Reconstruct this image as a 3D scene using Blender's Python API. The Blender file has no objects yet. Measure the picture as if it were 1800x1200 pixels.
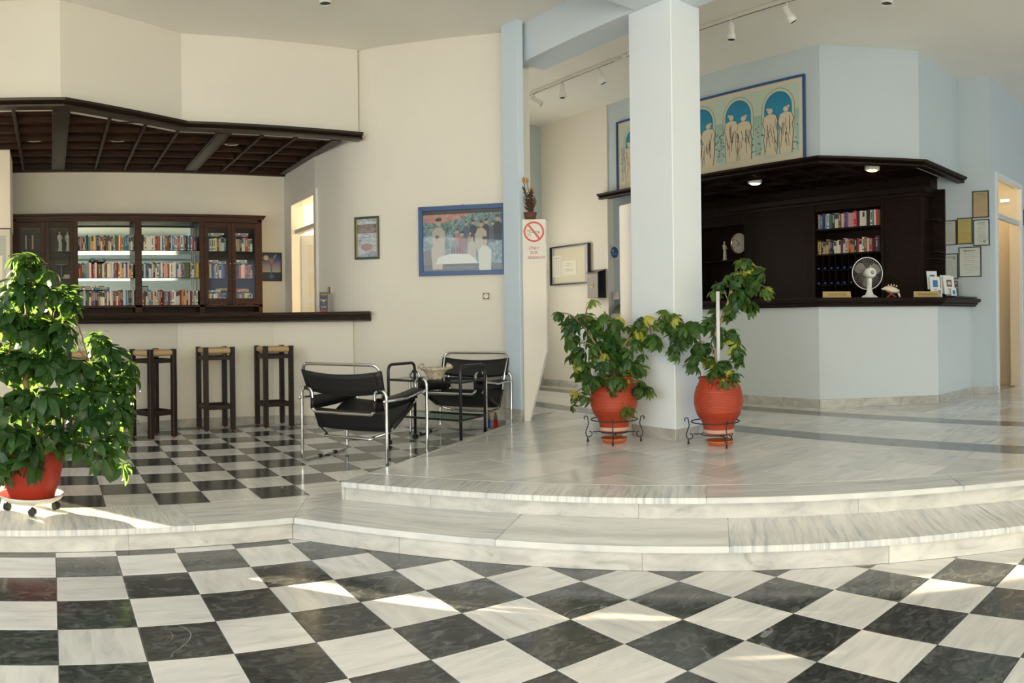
import bpy, bmesh, math, random
from mathutils import Matrix, Vector
PI = math.pi
R = math.radians
random.seed(7)
SC = bpy.context.scene
COL = SC.collection

# ------------------------------------------------------------------ camera (a stitched panorama: central cylindrical)
F, Y0, ROLL, CAMZ, YAW = 1350.57, 563.72, 0.0121, 1.1348, 0.6017
cam = bpy.data.cameras.new('camera')
cam_ob = bpy.data.objects.new('camera', cam)
COL.objects.link(cam_ob)
SC.camera = cam_ob
cam.type = 'PANO'
cam.panorama_type = 'CENTRAL_CYLINDRICAL'
cam.central_cylindrical_range_u_min = -900 / F
cam.central_cylindrical_range_u_max = 900 / F
cam.central_cylindrical_range_v_min = (Y0 - 1200) / F
cam.central_cylindrical_range_v_max = Y0 / F
cam.central_cylindrical_radius = 1.0
cam.clip_start = 0.05
cam.clip_end = 200
cyw, syw = math.cos(YAW), math.sin(YAW)
def _fr(x, y, z):
    return Vector((cyw * x + syw * y, -syw * x + cyw * y, z))
_cr, _sr = math.cos(ROLL), math.sin(ROLL)
_rt, _up, _fw = _fr(_cr, 0, -_sr), _fr(_sr, 0, _cr), _fr(0, 1, 0)
cam_ob.matrix_world = Matrix(((_rt.x, _up.x, -_fw.x, 0), (_rt.y, _up.y, -_fw.y, 0), (_rt.z, _up.z, -_fw.z, CAMZ), (0, 0, 0, 1)))

# ------------------------------------------------------------------ world, sun, daylight, exposure
w = bpy.data.worlds.new('daylight_sky')
SC.world = w
w.use_nodes = True
w.node_tree.nodes['Background'].inputs[0].default_value = (0.62, 0.80, 1.0, 1)
w.node_tree.nodes['Background'].inputs[1].default_value = 1.6
def lamp(kind, name, loc, energy, color, size=None, direction=None, spot=None):
    l = bpy.data.lights.new(name, kind)
    l.energy = energy
    l.color = color
    if kind == 'AREA':
        l.shape = 'RECTANGLE'
        l.size, l.size_y = size
    elif kind == 'SUN':
        l.angle = size
    elif size:
        l.shadow_soft_size = size
    if spot:
        l.spot_size, l.spot_blend = spot
    o = bpy.data.objects.new(name, l)
    COL.objects.link(o)
    o.location = loc
    if direction:
        o.rotation_euler = Vector(direction).to_track_quat('-Z', 'Y').to_euler()
    return o
lamp('SUN', 'sun', (-8, 12, 4), 48.0, (1.0, 0.80, 0.50), R(0.6), (.643 * .985, -.766 * .985, -.174))
lamp('AREA', 'daylight_left_windows', (-4.1, -0.6, 1.75), 215.0, (0.97, 0.985, 1.0), (6.6, 2.5), (1, 0.12, 0.22))
lamp('AREA', 'daylight_rear_windows', (8.6, -4.7, 1.75), 60.0, (0.72, 0.86, 1.0), (7.6, 2.5), (-.15, 1, 0.15))
SC.view_settings.view_transform = 'Standard'
SC.view_settings.look = 'None'
SC.view_settings.exposure = 0.0
SC.view_settings.gamma = 1.0
SC.view_settings.use_curve_mapping = False
SC.cycles.max_bounces = 10
SC.cycles.diffuse_bounces = 6
SC.cycles.glossy_bounces = 4
SC.cycles.transmission_bounces = 6
SC.cycles.transparent_max_bounces = 12
SC.cycles.use_denoising = True
SC.cycles.sample_clamp_indirect = 6.0
SC.cycles.caustics_reflective = False
SC.cycles.caustics_refractive = False

Z0, Z1, Z2, ZC = 0.0, 0.118, 0.236, 3.84
ZB = 3.50        # underside of the beams

# ------------------------------------------------------------------ mesh helpers
class MB:
    def __init__(s):
        s.v, s.f, s.m, s.s = [], [], [], []
    def add(s, vs, fs, mi=0, sm=False):
        b = len(s.v)
        s.v += [tuple(p) for p in vs]
        for f in fs:
            s.f.append(tuple(i + b for i in f))
            s.m.append(mi)
            s.s.append(sm)
        return s
    def bx(s, x0, x1, y0, y1, z0, z1, mi=0):
        v = [(x0, y0, z0), (x1, y0, z0), (x1, y1, z0), (x0, y1, z0), (x0, y0, z1), (x1, y0, z1), (x1, y1, z1), (x0, y1, z1)]
        return s.add(v, [(0, 3, 2, 1), (4, 5, 6, 7), (0, 1, 5, 4), (1, 2, 6, 5), (2, 3, 7, 6), (3, 0, 4, 7)], mi)
    def bar(s, a, b, wd, hg, mi=0, up=(0, 0, 1)):
        a, b = Vector(a), Vector(b)
        d = (b - a).normalized()
        u = Vector(up)
        sd = d.cross(u)
        if sd.length < 1e-4:
            sd = d.cross(Vector((1, 0, 0)))
        sd.normalize()
        u = sd.cross(d).normalized()
        v = []
        for p in (a, b):
            for i, j in ((-1, -1), (1, -1), (1, 1), (-1, 1)):
                v.append(p + sd * (i * wd / 2) + u * (j * hg / 2))
        return s.add(v, [(0, 1, 2, 3), (7, 6, 5, 4), (0, 4, 5, 1), (1, 5, 6, 2), (2, 6, 7, 3), (3, 7, 4, 0)], mi)
    def prism(s, poly, z0, z1, mi=0):
        n = len(poly)
        v = [(x, y, z0) for x, y in poly] + [(x, y, z1) for x, y in poly]
        f = [tuple(range(n - 1, -1, -1)), tuple(range(n, 2 * n))] + [(i, (i + 1) % n, n + (i + 1) % n, n + i) for i in range(n)]
        return s.add(v, f, mi)
    def vprism(s, poly, y0, y1, mi=0):          # outline in the x-z plane, thickness along y
        n = len(poly)
        v = [(x, y0, z) for x, z in poly] + [(x, y1, z) for x, z in poly]
        f = [tuple(range(n)), tuple(range(2 * n - 1, n - 1, -1))] + [(i, n + i, n + (i + 1) % n, (i + 1) % n) for i in range(n)]
        return s.add(v, f, mi)
    def tube(s, path, r, n=8, closed=False, mi=0):
        P = [Vector(p) for p in path]
        m = len(P)
        rs = r if isinstance(r, (list, tuple)) else [r] * m
        v, f = [], []
        nrm = None
        for i in range(m):
            if closed:
                t = (P[(i + 1) % m] - P[i - 1]).normalized()
            else:
                t = (P[min(i + 1, m - 1)] - P[max(i - 1, 0)]).normalized()
            if nrm is None:
                nrm = t.cross(Vector((0, 0, 1)))
                if nrm.length < 1e-3:
                    nrm = t.cross(Vector((1, 0, 0)))
            nrm = (nrm - t * nrm.dot(t)).normalized()
            bn = t.cross(nrm)
            for k in range(n):
                a = 2 * PI * k / n
                v.append(P[i] + (nrm * math.cos(a) + bn * math.sin(a)) * rs[i])
        for i in range(m if closed else m - 1):
            j = (i + 1) % m
            for k in range(n):
                k2 = (k + 1) % n
                f.append((i * n + k, i * n + k2, j * n + k2, j * n + k))
        s.add(v, f, mi, True)
        if not closed:
            b = len(s.v) - m * n
            for fc in (tuple(b + k for k in range(n - 1, -1, -1)), tuple(b + (m - 1) * n + k for k in range(n))):
                s.f.append(fc); s.m.append(mi); s.s.append(False)
        return s
    def lathe(s, prof, c=(0, 0, 0), n=24, mi=0, sx=1, sy=1, sm=True):
        v, f = [], []
        m = len(prof)
        for r, z in prof:
            for k in range(n):
                a = 2 * PI * k / n
                v.append((c[0] + r * sx * math.cos(a), c[1] + r * sy * math.sin(a), c[2] + z))
        for i in range(m - 1):
            for k in range(n):
                k2 = (k + 1) % n
                f.append((i * n + k, i * n + k2, (i + 1) * n + k2, (i + 1) * n + k))
        s.add(v, f, mi, sm)
        b = len(s.v) - m * n
        for q, (r, z) in ((0, prof[0]), (m - 1, prof[-1])):
            if r > 1e-4 and tuple(prof[0]) != tuple(prof[-1]):
                s.f.append(tuple(b + q * n + k for k in range(n))); s.m.append(mi); s.s.append(False)
        return s
    def ball(s, c, r, n=12, m=8, mi=0, sx=1, sy=1, sz=1):
        pr = [(max(r * math.sin(PI * i / m), 1e-5), -r * sz * math.cos(PI * i / m)) for i in range(m + 1)]
        return s.lathe(pr, c, n, mi, sx, sy)
    def ycyl(s, c, r, y0, y1, n=24, mi=0, rz=None):   # disc facing -y
        rz = rz or r
        return s.vprism([(c[0] + r * math.cos(2 * PI * k / n), c[1] + rz * math.sin(2 * PI * k / n)) for k in range(n)], y0, y1, mi)
    def xf(s, M, start=0):
        for i in range(start, len(s.v)):
            s.v[i] = tuple(M @ Vector(s.v[i]))
        return s
    def mesh(s, name, mats, bevel=0, seg=1, recalc=True):
        me = bpy.data.meshes.new(name)
        me.from_pydata(s.v, [], s.f)
        for m in (mats if isinstance(mats, (list, tuple)) else [mats]):
            me.materials.append(m)
        me.polygons.foreach_set('material_index', s.m)
        me.polygons.foreach_set('use_smooth', s.s)
        if bevel or recalc:
            bm = bmesh.new()
            bm.from_mesh(me)
            if recalc:
                bmesh.ops.recalc_face_normals(bm, faces=bm.faces)
            if bevel:
                es = [e for e in bm.edges if len(e.link_faces) == 2 and e.calc_face_angle(0) > 0.6 and not (e.link_faces[0].smooth and e.link_faces[1].smooth)]
                bmesh.ops.bevel(bm, geom=es, offset=bevel, segments=seg, affect='EDGES', clamp_overlap=True)
            bm.to_mesh(me)
            bm.free()
        me.update()
        return me
    def build(s, name, mats, parent=None, bevel=0, seg=1, loc=None, rotz=0, recalc=True):
        return put(name, s.mesh(name, mats, bevel, seg, recalc), parent, loc, rotz)

def put(name, me, parent=None, loc=None, rotz=0):
    o = bpy.data.objects.new(name, me)
    COL.objects.link(o)
    if parent:
        o.parent = parent
    if loc:
        o.location = loc
    if rotz:
        o.rotation_euler = (0, 0, rotz)
    return o
def tag(o, label, cat, group=None):
    o['label'] = label
    o['category'] = cat
    if group:
        o['group'] = group
    return o
def thing(name, label, cat, loc=(0, 0, 0), rotz=0, group=None):
    o = bpy.data.objects.new(name, None)
    o.empty_display_size = 0.05
    COL.objects.link(o)
    o.location = loc
    o.rotation_euler = (0, 0, rotz)
    return tag(o, label, cat, group)
def structure(name, loc=(0, 0, 0), rotz=0):
    o = bpy.data.objects.new(name, None)
    o.empty_display_size = 0.05
    COL.objects.link(o)
    o.location = loc
    o.rotation_euler = (0, 0, rotz)
    o['kind'] = 'structure'
    return o
def struct(name, mb, mat, bevel=0, parent=None):
    o = mb.build(name, mat, parent, bevel)
    if not parent:
        o['kind'] = 'structure'
    return o
def dup(root, loc, rotz, label, group=None):
    r = root.copy()
    COL.objects.link(r)
    r.location = loc
    r.rotation_euler = (0, 0, rotz)
    r['label'] = label
    if group:
        r['group'] = group
    for ch in list(root.children):
        c = ch.copy()
        COL.objects.link(c)
        c.parent = r
        for g in list(ch.children):
            d = g.copy()
            COL.objects.link(d)
            d.parent = c
    return r
def fil(pts, rad, n=5, closed=False):            # round the corners of a path
    P = [Vector(p) for p in pts]
    out = []
    m = len(P)
    for i in range(m):
        if not closed and i in (0, m - 1):
            out.append(P[i]); continue
        a, b, c = P[i - 1], P[i], P[(i + 1) % m]
        d1, d2 = (a - b), (c - b)
        r = min(rad, d1.length * .49, d2.length * .49)
        p1, p2 = b + d1.normalized() * r, b + d2.normalized() * r
        for k in range(n + 1):
            t = k / n
            out.append(p1 * (1 - t) ** 2 + b * 2 * t * (1 - t) + p2 * t * t)
    return out
def offs(path, d):                               # offset an open plan path to its right-hand side by d, mitred
    P = [Vector((p[0], p[1])) for p in path]
    out = []
    for i in range(len(P)):
        ns = []
        if i > 0:
            t = (P[i] - P[i - 1]).normalized(); ns.append(Vector((t.y, -t.x)))
        if i < len(P) - 1:
            t = (P[i + 1] - P[i]).normalized(); ns.append(Vector((t.y, -t.x)))
        n = sum(ns, Vector((0, 0)))
        n.normalize()
        out.append(P[i] + n * (d / max(n.dot(ns[0]), .3)))
    return [(p.x, p.y) for p in out]
def sweep(mb, path, prof, mi=0):                 # profile (out, z) carried along a plan path; out = to the right of travel
    rows = [offs(path, o) for o, z in prof]
    n, m = len(prof), len(path)
    v = [(rows[j][i][0], rows[j][i][1], prof[j][1]) for i in range(m) for j in range(n)]
    f = []
    for i in range(m - 1):
        for j in range(n):
            k = (j + 1) % n
            f.append((i * n + j, i * n + k, (i + 1) * n + k, (i + 1) * n + j))
    f.append(tuple(range(n)))
    f.append(tuple((m - 1) * n + j for j in range(n - 1, -1, -1)))
    return mb.add(v, f, mi)
def clip(poly, a, b):                            # keep what lies left of the line a -> b
    out = []
    dx, dy = b[0] - a[0], b[1] - a[1]
    sd = lambda p: dx * (p[1] - a[1]) - dy * (p[0] - a[0])
    for i in range(len(poly)):
        p, q = poly[i], poly[(i + 1) % len(poly)]
        sp, sq = sd(p), sd(q)
        if sp >= 0:
            out.append(p)
        if sp * sq < 0:
            t = sp / (sp - sq)
            out.append((p[0] + (q[0] - p[0]) * t, p[1] + (q[1] - p[1]) * t))
    return out
def area(poly):
    return abs(sum(poly[i][0] * poly[(i + 1) % len(poly)][1] - poly[(i + 1) % len(poly)][0] * poly[i][1] for i in range(len(poly)))) / 2 if len(poly) > 2 else 0

# ------------------------------------------------------------------ materials
class NT:
    def __init__(s, name):
        s.m = bpy.data.materials.new(name)
        s.m.use_nodes = True
        s.t = s.m.node_tree
        s.t.nodes.clear()
        s.out = s.n('ShaderNodeOutputMaterial')
    def n(s, typ, **kw):
        nd = s.t.nodes.new(typ)
        for k, v in kw.items():
            if k.startswith('i_'):
                nd.inputs[k[2:].replace('_', ' ')].default_value = v
            else:
                setattr(nd, k, v)
        return nd
    def l(s, a, b):
        s.t.links.new(a, b)
    def ramp(s, fac, stops, interp='LINEAR'):
        r = s.n('ShaderNodeValToRGB')
        r.color_ramp.interpolation = interp
        e = r.color_ramp.elements
        while len(e) < len(stops):
            e.new(0.5)
        for k, (p, c) in enumerate(stops):
            e[k].position = p
            e[k].color = (*c, 1) if len(c) == 3 else c
        s.l(fac, r.inputs[0])
        return r.outputs[0]
    def bsdf(s, color, rough=.5, metal=0, bump=None, bstr=.2, bdist=.002, **kw):
        b = s.n('ShaderNodeBsdfPrincipled')
        if hasattr(color, 'links') or hasattr(color, 'is_linked'):
            s.l(color, b.inputs['Base Color'])
        else:
            b.inputs['Base Color'].default_value = (*color, 1)
        if hasattr(rough, 'is_linked'):
            s.l(rough, b.inputs['Roughness'])
        else:
            b.inputs['Roughness'].default_value = rough
        b.inputs['Metallic'].default_value = metal
        for k, v in kw.items():
            b.inputs[k.replace('_', ' ')].default_value = v
        if bump is not None:
            bp = s.n('ShaderNodeBump')
            bp.inputs['Strength'].default_value = bstr
            bp.inputs['Distance'].default_value = bdist
            s.l(bump, bp.inputs['Height'])
            s.l(bp.outputs[0], b.inputs['Normal'])
        return b
    def fin(s, sh):
        s.l(sh.outputs[0] if hasattr(sh, 'outputs') else sh, s.out.inputs[0])
        return s.m
def coords(t, scale=(1, 1, 1), rnd=False, kind='Object'):
    tc = t.n('ShaderNodeTexCoord')
    mp = t.n('ShaderNodeMapping')
    mp.inputs['Scale'].default_value = scale
    src = tc.outputs[kind]
    if rnd:
        oi = t.n('ShaderNodeObjectInfo')
        cx = t.n('ShaderNodeCombineXYZ')
        m1 = t.n('ShaderNodeMath', operation='MULTIPLY'); m1.inputs[1].default_value = 97.0
        m2 = t.n('ShaderNodeMath', operation='MULTIPLY'); m2.inputs[1].default_value = 53.0
        t.l(oi.outputs['Random'], m1.inputs[0]); t.l(oi.outputs['Random'], m2.inputs[0])
        t.l(m1.outputs[0], cx.inputs[0]); t.l(m2.outputs[0], cx.inputs[2])
        t.l(cx.outputs[0], mp.inputs['Location'])
    t.l(src, mp.inputs[0])
    return mp.outputs[0]
def noise(t, vec, scale, detail=4, rough=.5, dist=0):
    n = t.n('ShaderNodeTexNoise')
    n.inputs['Scale'].default_value = scale
    n.inputs['Detail'].default_value = detail
    n.inputs['Roughness'].default_value = rough
    n.inputs['Distortion'].default_value = dist
    t.l(vec, n.inputs['Vector'])
    return n.outputs[0]
def plain(name, color, rough=.5, metal=0, **kw):
    t = NT(name)
    return t.fin(t.bsdf(color, rough, metal, **kw))
def paint(name, color, var=.03, rough=.75, bs=.15, sc=60):
    t = NT(name)
    c = coords(t, kind='Object')
    a = noise(t, c, 0.8, 3)
    lo = tuple(x * (1 - var) for x in color); hi = tuple(min(1, x * (1 + var)) for x in color)
    return t.fin(t.bsdf(t.ramp(a, [(.3, lo), (.7, hi)]), rough, bump=noise(t, c, sc, 3), bstr=bs, bdist=.004))
def marble(name, stops, scale, sc, rough, rnd=True, dist=1.2, fine=None, spec=.5):
    t = NT(name)
    c = coords(t, scale, rnd)
    a = noise(t, c, sc, 7, .6, dist)
    col = t.ramp(a, stops)
    oi = t.n('ShaderNodeObjectInfo')
    hs = t.n('ShaderNodeHueSaturation')
    mr = t.n('ShaderNodeMapRange')
    mr.inputs['To Min'].default_value = .86
    mr.inputs['To Max'].default_value = 1.08
    t.l(oi.outputs['Random'], mr.inputs[0])
    t.l(mr.outputs[0], hs.inputs['Value'])
    t.l(col, hs.inputs['Color'])
    col = hs.outputs[0]
    if fine:
        vn = t.n('ShaderNodeTexNoise')
        c2 = coords(t, (1, 1, 1), rnd)
        b = noise(t, c2, fine[0], 3, .5, 2.2)
        veins = t.ramp(b, [(.488, (0, 0, 0)), (.5, (.8, .8, .8)), (.508, (0, 0, 0))])
        msk = noise(t, c2, 1.7, 1)
        mm = t.ramp(msk, [(.56, (0, 0, 0)), (.66, (1, 1, 1))])
        mul = t.n('ShaderNodeMath', operation='MULTIPLY')
        t.l(veins, mul.inputs[0]); t.l(mm, mul.inputs[1])
        mx = t.n('ShaderNodeMixRGB')
        mx.inputs[2].default_value = (*fine[1], 1)
        t.l(mul.outputs[0], mx.inputs[0]); t.l(col, mx.inputs[1])
        col = mx.outputs[0]
    rg = t.ramp(noise(t, c, 9, 3), [(.3, (rough * .8,) * 3), (.7, (rough * 1.35,) * 3)])
    b = t.bsdf(col, rg)
    b.inputs['Specular IOR Level'].default_value = spec
    return t.fin(b)
def wood(name, dark, light, rough=.35, scale=(3, 3, 26), coat=0.0, sc=2.2, spec=.35):
    t = NT(name)
    c = coords(t, scale, False)
    a = noise(t, c, sc, 5, .6, .6)
    return t.fin(t.bsdf(t.ramp(a, [(.3, dark), (.72, light)]), rough, bump=a, bstr=.08, bdist=.001, Coat_Weight=coat, Specular_IOR_Level=spec))
def emit(name, color, strength):
    t = NT(name)
    e = t.n('ShaderNodeEmission')
    e.inputs[0].default_value = (*color, 1)
    e.inputs[1].default_value = strength
    return t.fin(e)
def thin_glass(name, tint, refl=1.45, add=0.0):
    t = NT(name)
    tr = t.n('ShaderNodeBsdfTransparent'); tr.inputs[0].default_value = (*tint, 1)
    gl = t.n('ShaderNodeBsdfGlossy'); gl.inputs['Roughness'].default_value = .02
    fr = t.n('ShaderNodeFresnel'); fr.inputs[0].default_value = refl
    ge = t.n('ShaderNodeNewGeometry')          # only the outer faces of the pane reflect
    sb = t.n('ShaderNodeMath', operation='SUBTRACT'); sb.inputs[0].default_value = 1.0
    ml = t.n('ShaderNodeMath', operation='MULTIPLY')
    t.l(ge.outputs['Backfacing'], sb.inputs[1]); t.l(sb.outputs[0], ml.inputs[0]); t.l(fr.outputs[0], ml.inputs[1])
    mx = t.n('ShaderNodeMixShader')
    t.l(ml.outputs[0], mx.inputs[0]); t.l(tr.outputs[0], mx.inputs[1]); t.l(gl.outputs[0], mx.inputs[2])
    return t.fin(mx)

CREAM = paint('cream_paint', (.775, .74, .66))
BLUEW = paint('pale_blue_paint', (.49, .56, .59))
OFFW = paint('off_white_paint', (.58, .63, .65))
COLP = paint('column_paint', (.73, .78, .81), bs=.3)
CEIL = paint('ceiling_plaster', (.84, .82, .76), sc=90, bs=.5)
CEILR = paint('beam_paint', (.64, .71, .76))
GROUT = plain('grout', (.46, .41, .33), .8)
WHITE_T = marble('white_marble_tile', [(.22, (.47, .49, .50)), (.40, (.66, .67, .67)), (.6, (.78, .78, .77))], (1.5, 8, 1), 2.2, .13, dist=.8)
WHITE_T2 = marble('white_marble_tile_crosswise', [(.22, (.47, .49, .50)), (.40, (.66, .67, .67)), (.6, (.78, .78, .77))], (8, 1.5, 1), 2.2, .13, dist=.8)
DARK_T = marble('black_marble_tile', [(.28, (.022, .024, .025)), (.50, (.055, .060, .060)), (.76, (.16, .17, .165))], (3, 5, 1), 4.5, .15, fine=(1.5, (.36, .37, .36)))
SLAB = marble('pale_marble_slab', [(.22, (.50, .52, .53)), (.42, (.65, .66, .65)), (.62, (.74, .74, .72))], (1.6, 7.0, 1), 1.8, .12, dist=.8)
SLABX = marble('streaked_marble_slab', [(.25, (.36, .40, .44)), (.42, (.60, .62, .63)), (.6, (.76, .76, .73))], (26, 2.0, 1), 1.6, .2, dist=.4)
SLABY = marble('streaked_marble_slab_crosswise', [(.25, (.36, .40, .44)), (.42, (.60, .62, .63)), (.6, (.76, .76, .73))], (1.6, 18, 1), 1.6, .2, dist=.5)
RISER = marble('riser_marble', [(.22, (.34, .34, .33)), (.42, (.56, .555, .53)), (.65, (.69, .67, .63))], (3, 3, 7), 1.6, .3)
BANDM = marble('grey_marble_band', [(.3, (.10, .105, .11)), (.7, (.22, .225, .225))], (3, 1, 1), 2.5, .15)
SKIRT = marble('skirting_marble', [(.25, (.30, .29, .27)), (.5, (.46, .45, .41)), (.7, (.60, .58, .53))], (2, 2, 4), 2.5, .35)
WOOD = wood('bar_wood', (.014, .006, .003), (.052, .021, .010), .45, spec=.25)
WOODH = wood('bar_wood_lengthwise', (.014, .008, .005), (.040, .022, .013), .36, (2, 26, 26))
WOODC = wood('cabinet_wood', (.018, .007, .003), (.070, .026, .012), .42, spec=.25)
WOODR = wood('reception_wood', (.006, .003, .002), (.020, .009, .005), .42, spec=.16)
WOODP = wood('coffer_panel_wood', (.035, .014, .008), (.08, .03, .016), .4, (2, 18, 18))
STOOLW = wood('stool_wood', (.012, .007, .005), (.036, .020, .012), .45)
CHROME = plain('chrome', (.74, .73, .70), .13, 1)
LEATHER = NT('black_leather'); LEATHER = LEATHER.fin(LEATHER.bsdf((.008, .008, .009), .55, bump=noise(LEATHER, coords(LEATHER), 160, 3), bstr=.3, bdist=.001))
BLACKM = plain('black_metal', (.012, .012, .013), .28)
IRON = plain('wrought_iron', (.02, .02, .02), .5)
RUBBER = plain('black_rubber', (.015, .015, .015), .6)
BRASS = plain('brass', (.75, .55, .25), .25, 1)
WHITEP = plain('white_plastic', (.78, .77, .72), .4)
CREAMP = plain('cream_plastic', (.72, .64, .44), .4)
TRIMW = plain('white_door_paint', (.74, .72, .66), .4)
DOORB = plain('beige_door_paint', (.72, .62, .46), .45)
GLASS = thin_glass('clear_glass', (.96, .98, .97))
GLASSG = thin_glass('green_edge_glass', (.72, .86, .82), 1.5)
MIRROR = plain('mirror_back', (.46, .55, .56), .03, 1)
PAPER = plain('paper', (.78, .76, .68), .7)
def rib_clay(name, c1, c2, rings):
    t = NT(name)
    c = coords(t)
    col = t.ramp(noise(t, c, 5, 4), [(.3, c1), (.7, c2)])
    h = noise(t, c, 45, 3)
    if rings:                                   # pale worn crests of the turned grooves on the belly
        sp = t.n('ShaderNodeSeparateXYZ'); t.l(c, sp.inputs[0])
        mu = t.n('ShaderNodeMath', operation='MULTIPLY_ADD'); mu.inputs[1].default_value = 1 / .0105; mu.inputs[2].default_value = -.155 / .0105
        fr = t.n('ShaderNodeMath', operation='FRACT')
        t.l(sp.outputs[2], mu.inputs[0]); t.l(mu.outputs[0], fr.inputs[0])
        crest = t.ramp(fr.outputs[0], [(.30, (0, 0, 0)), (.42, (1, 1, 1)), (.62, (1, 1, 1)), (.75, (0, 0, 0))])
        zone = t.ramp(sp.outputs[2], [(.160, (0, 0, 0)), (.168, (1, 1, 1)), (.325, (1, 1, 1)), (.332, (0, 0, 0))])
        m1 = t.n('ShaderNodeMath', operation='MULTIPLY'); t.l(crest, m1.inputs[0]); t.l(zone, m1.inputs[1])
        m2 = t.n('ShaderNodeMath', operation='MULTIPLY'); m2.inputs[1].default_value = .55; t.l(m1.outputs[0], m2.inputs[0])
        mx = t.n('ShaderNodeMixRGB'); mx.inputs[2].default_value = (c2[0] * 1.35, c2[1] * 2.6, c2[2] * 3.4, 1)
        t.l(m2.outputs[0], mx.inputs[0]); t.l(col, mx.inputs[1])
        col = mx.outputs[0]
    return t.fin(t.bsdf(col, .45, bump=h, bstr=.2, bdist=.002, Specular_IOR_Level=.35))
CLAY = rib_clay('red_glazed_clay', (.30, .032, .012), (.42, .050, .018), 1)
CLAYD = rib_clay('dark_red_clay', (.30, .022, .010), (.40, .034, .015), 0)
CLAYS = rib_clay('orange_saucer_clay', (.52, .13, .05), (.62, .18, .07), 0)
SOIL = plain('potting_soil', (.03, .02, .012), .95)
STALK = plain('plant_stem', (.22, .15, .08), .7)
def leafmat(name, c_dark, c_light, yel, amount):
    t = NT(name)
    oi = t.n('ShaderNodeObjectInfo')
    base = t.ramp(oi.outputs['Random'], [(0, c_dark), (1 - amount - .02, c_light), (1 - amount, yel), (1, yel)])
    tc = coords(t, (1, 1, 1), True)
    a = noise(t, tc, 9, 2)
    hs = t.n('ShaderNodeHueSaturation')
    mr = t.n('ShaderNodeMapRange'); mr.inputs['To Min'].default_value = .7; mr.inputs['To Max'].default_value = 1.35
    t.l(a, mr.inputs[0]); t.l(mr.outputs[0], hs.inputs['Value']); t.l(base, hs.inputs['Color'])
    col = hs.outputs[0]
    p = t.bsdf(col, .38)
    tl = t.n('ShaderNodeBsdfTranslucent')
    g = t.n('ShaderNodeHueSaturation'); g.inputs['Value'].default_value = 4.0; g.inputs['Hue'].default_value = .445; g.inputs['Saturation'].default_value = 1.05
    t.l(col, g.inputs['Color']); t.l(g.outputs[0], tl.inputs[0])
    mx = t.n('ShaderNodeMixShader'); mx.inputs[0].default_value = .45
    t.l(p.outputs[0], mx.inputs[1]); t.l(tl.outputs[0], mx.inputs[2])
    return t.fin(mx)
LEAF = leafmat('green_leaf', (.014, .050, .013), (.034, .098, .022), (.05, .14, .02), .03)
LEAFV = leafmat('variegated_leaf', (.022, .070, .016), (.060, .140, .026), (.34, .38, .07), .05)
def rushmat():
    t = NT('woven_rush')
    c = coords(t)
    wv = t.n('ShaderNodeTexWave', bands_direction='DIAGONAL'); wv.inputs['Scale'].default_value = 60; wv.inputs['Distortion'].default_value = 2
    t.l(c, wv.inputs[0])
    return t.fin(t.bsdf(t.ramp(wv.outputs[0], [(.1, (.36, .22, .10)), (.6, (.70, .50, .26))]), .7, bump=wv.outputs[0], bstr=.5, bdist=.003))
RUSH = rushmat()
def stone(name, c1, c2):
    t = NT(name)
    c = coords(t)
    return t.fin(t.bsdf(t.ramp(noise(t, c, 30, 5), [(.35, c1), (.65, c2)]), .75, bump=noise(t, c, 70, 4), bstr=.6, bdist=.004))
STONE = stone('carved_sandstone', (.42, .34, .25), (.70, .60, .46))
def bookmat():
    t = NT('book_cover')
    oi = t.n('ShaderNodeObjectInfo')
    return t.fin(t.bsdf(oi.outputs['Color'], .6))
BOOKC = bookmat()
BANDL = plain('spine_title_print', (.46, .42, .34), .5)
BANDD = plain('spine_dark_print', (.05, .05, .06), .5)
_solid = {}
def solid(name, c, rough=.5):
    if name not in _solid:
        _solid[name] = plain(name, c, rough)
    return _solid[name]
def text(body, size, mat, parent, loc, name='lettering', ext=.0008, align='CENTER', shear=0, sp=1.0, sx=1.0):
    cu = bpy.data.curves.new(name, 'FONT')
    cu.body = body
    cu.size = size
    cu.extrude = ext
    cu.align_x = align
    cu.align_y = 'CENTER'
    cu.shear = shear
    cu.space_character = sp
    cu.resolution_u = 3
    tmp = bpy.data.objects.new('t', cu)
    COL.objects.link(tmp)
    dg = bpy.context.evaluated_depsgraph_get()
    me = bpy.data.meshes.new_from_object(tmp.evaluated_get(dg))
    bpy.data.objects.remove(tmp)
    bpy.data.curves.remove(cu)
    me.materials.clear()
    me.materials.append(mat)
    me.transform(Matrix.Rotation(PI / 2, 4, 'X') @ Matrix.Diagonal((sx, 1, 1, 1)))
    return put(name, me, parent, loc)

# ================================================================== FLOORS
def tile_mesh(poly, h, mats, name='tile', bev=.0012, z=0):
    cx = sum(p[0] for p in poly) / len(poly); cy = sum(p[1] for p in poly) / len(poly)
    n = len(poly)
    ins = []
    for x, y in poly:
        dx, dy = x - cx, y - cy
        L = math.hypot(dx, dy) or 1
        ins.append((x - dx / L * bev * 1.4, y - dy / L * bev * 1.4))
    v = [(x - cx, y - cy, -h) for x, y in poly] + [(x - cx, y - cy, -bev) for x, y in poly] + [(x - cx, y - cy, 0) for x, y in ins]
    f = [(i, (i + 1) % n, n + (i + 1) % n, n + i) for i in range(n)] + [(n + i, n + (i + 1) % n, 2 * n + (i + 1) % n, 2 * n + i) for i in range(n)] + [tuple(range(2 * n, 3 * n))]
    me = bpy.data.meshes.new(name)
    me.from_pydata(v, [], f)
    me.materials.append(mats)
    return me, (cx, cy)
_tm = {}
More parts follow.
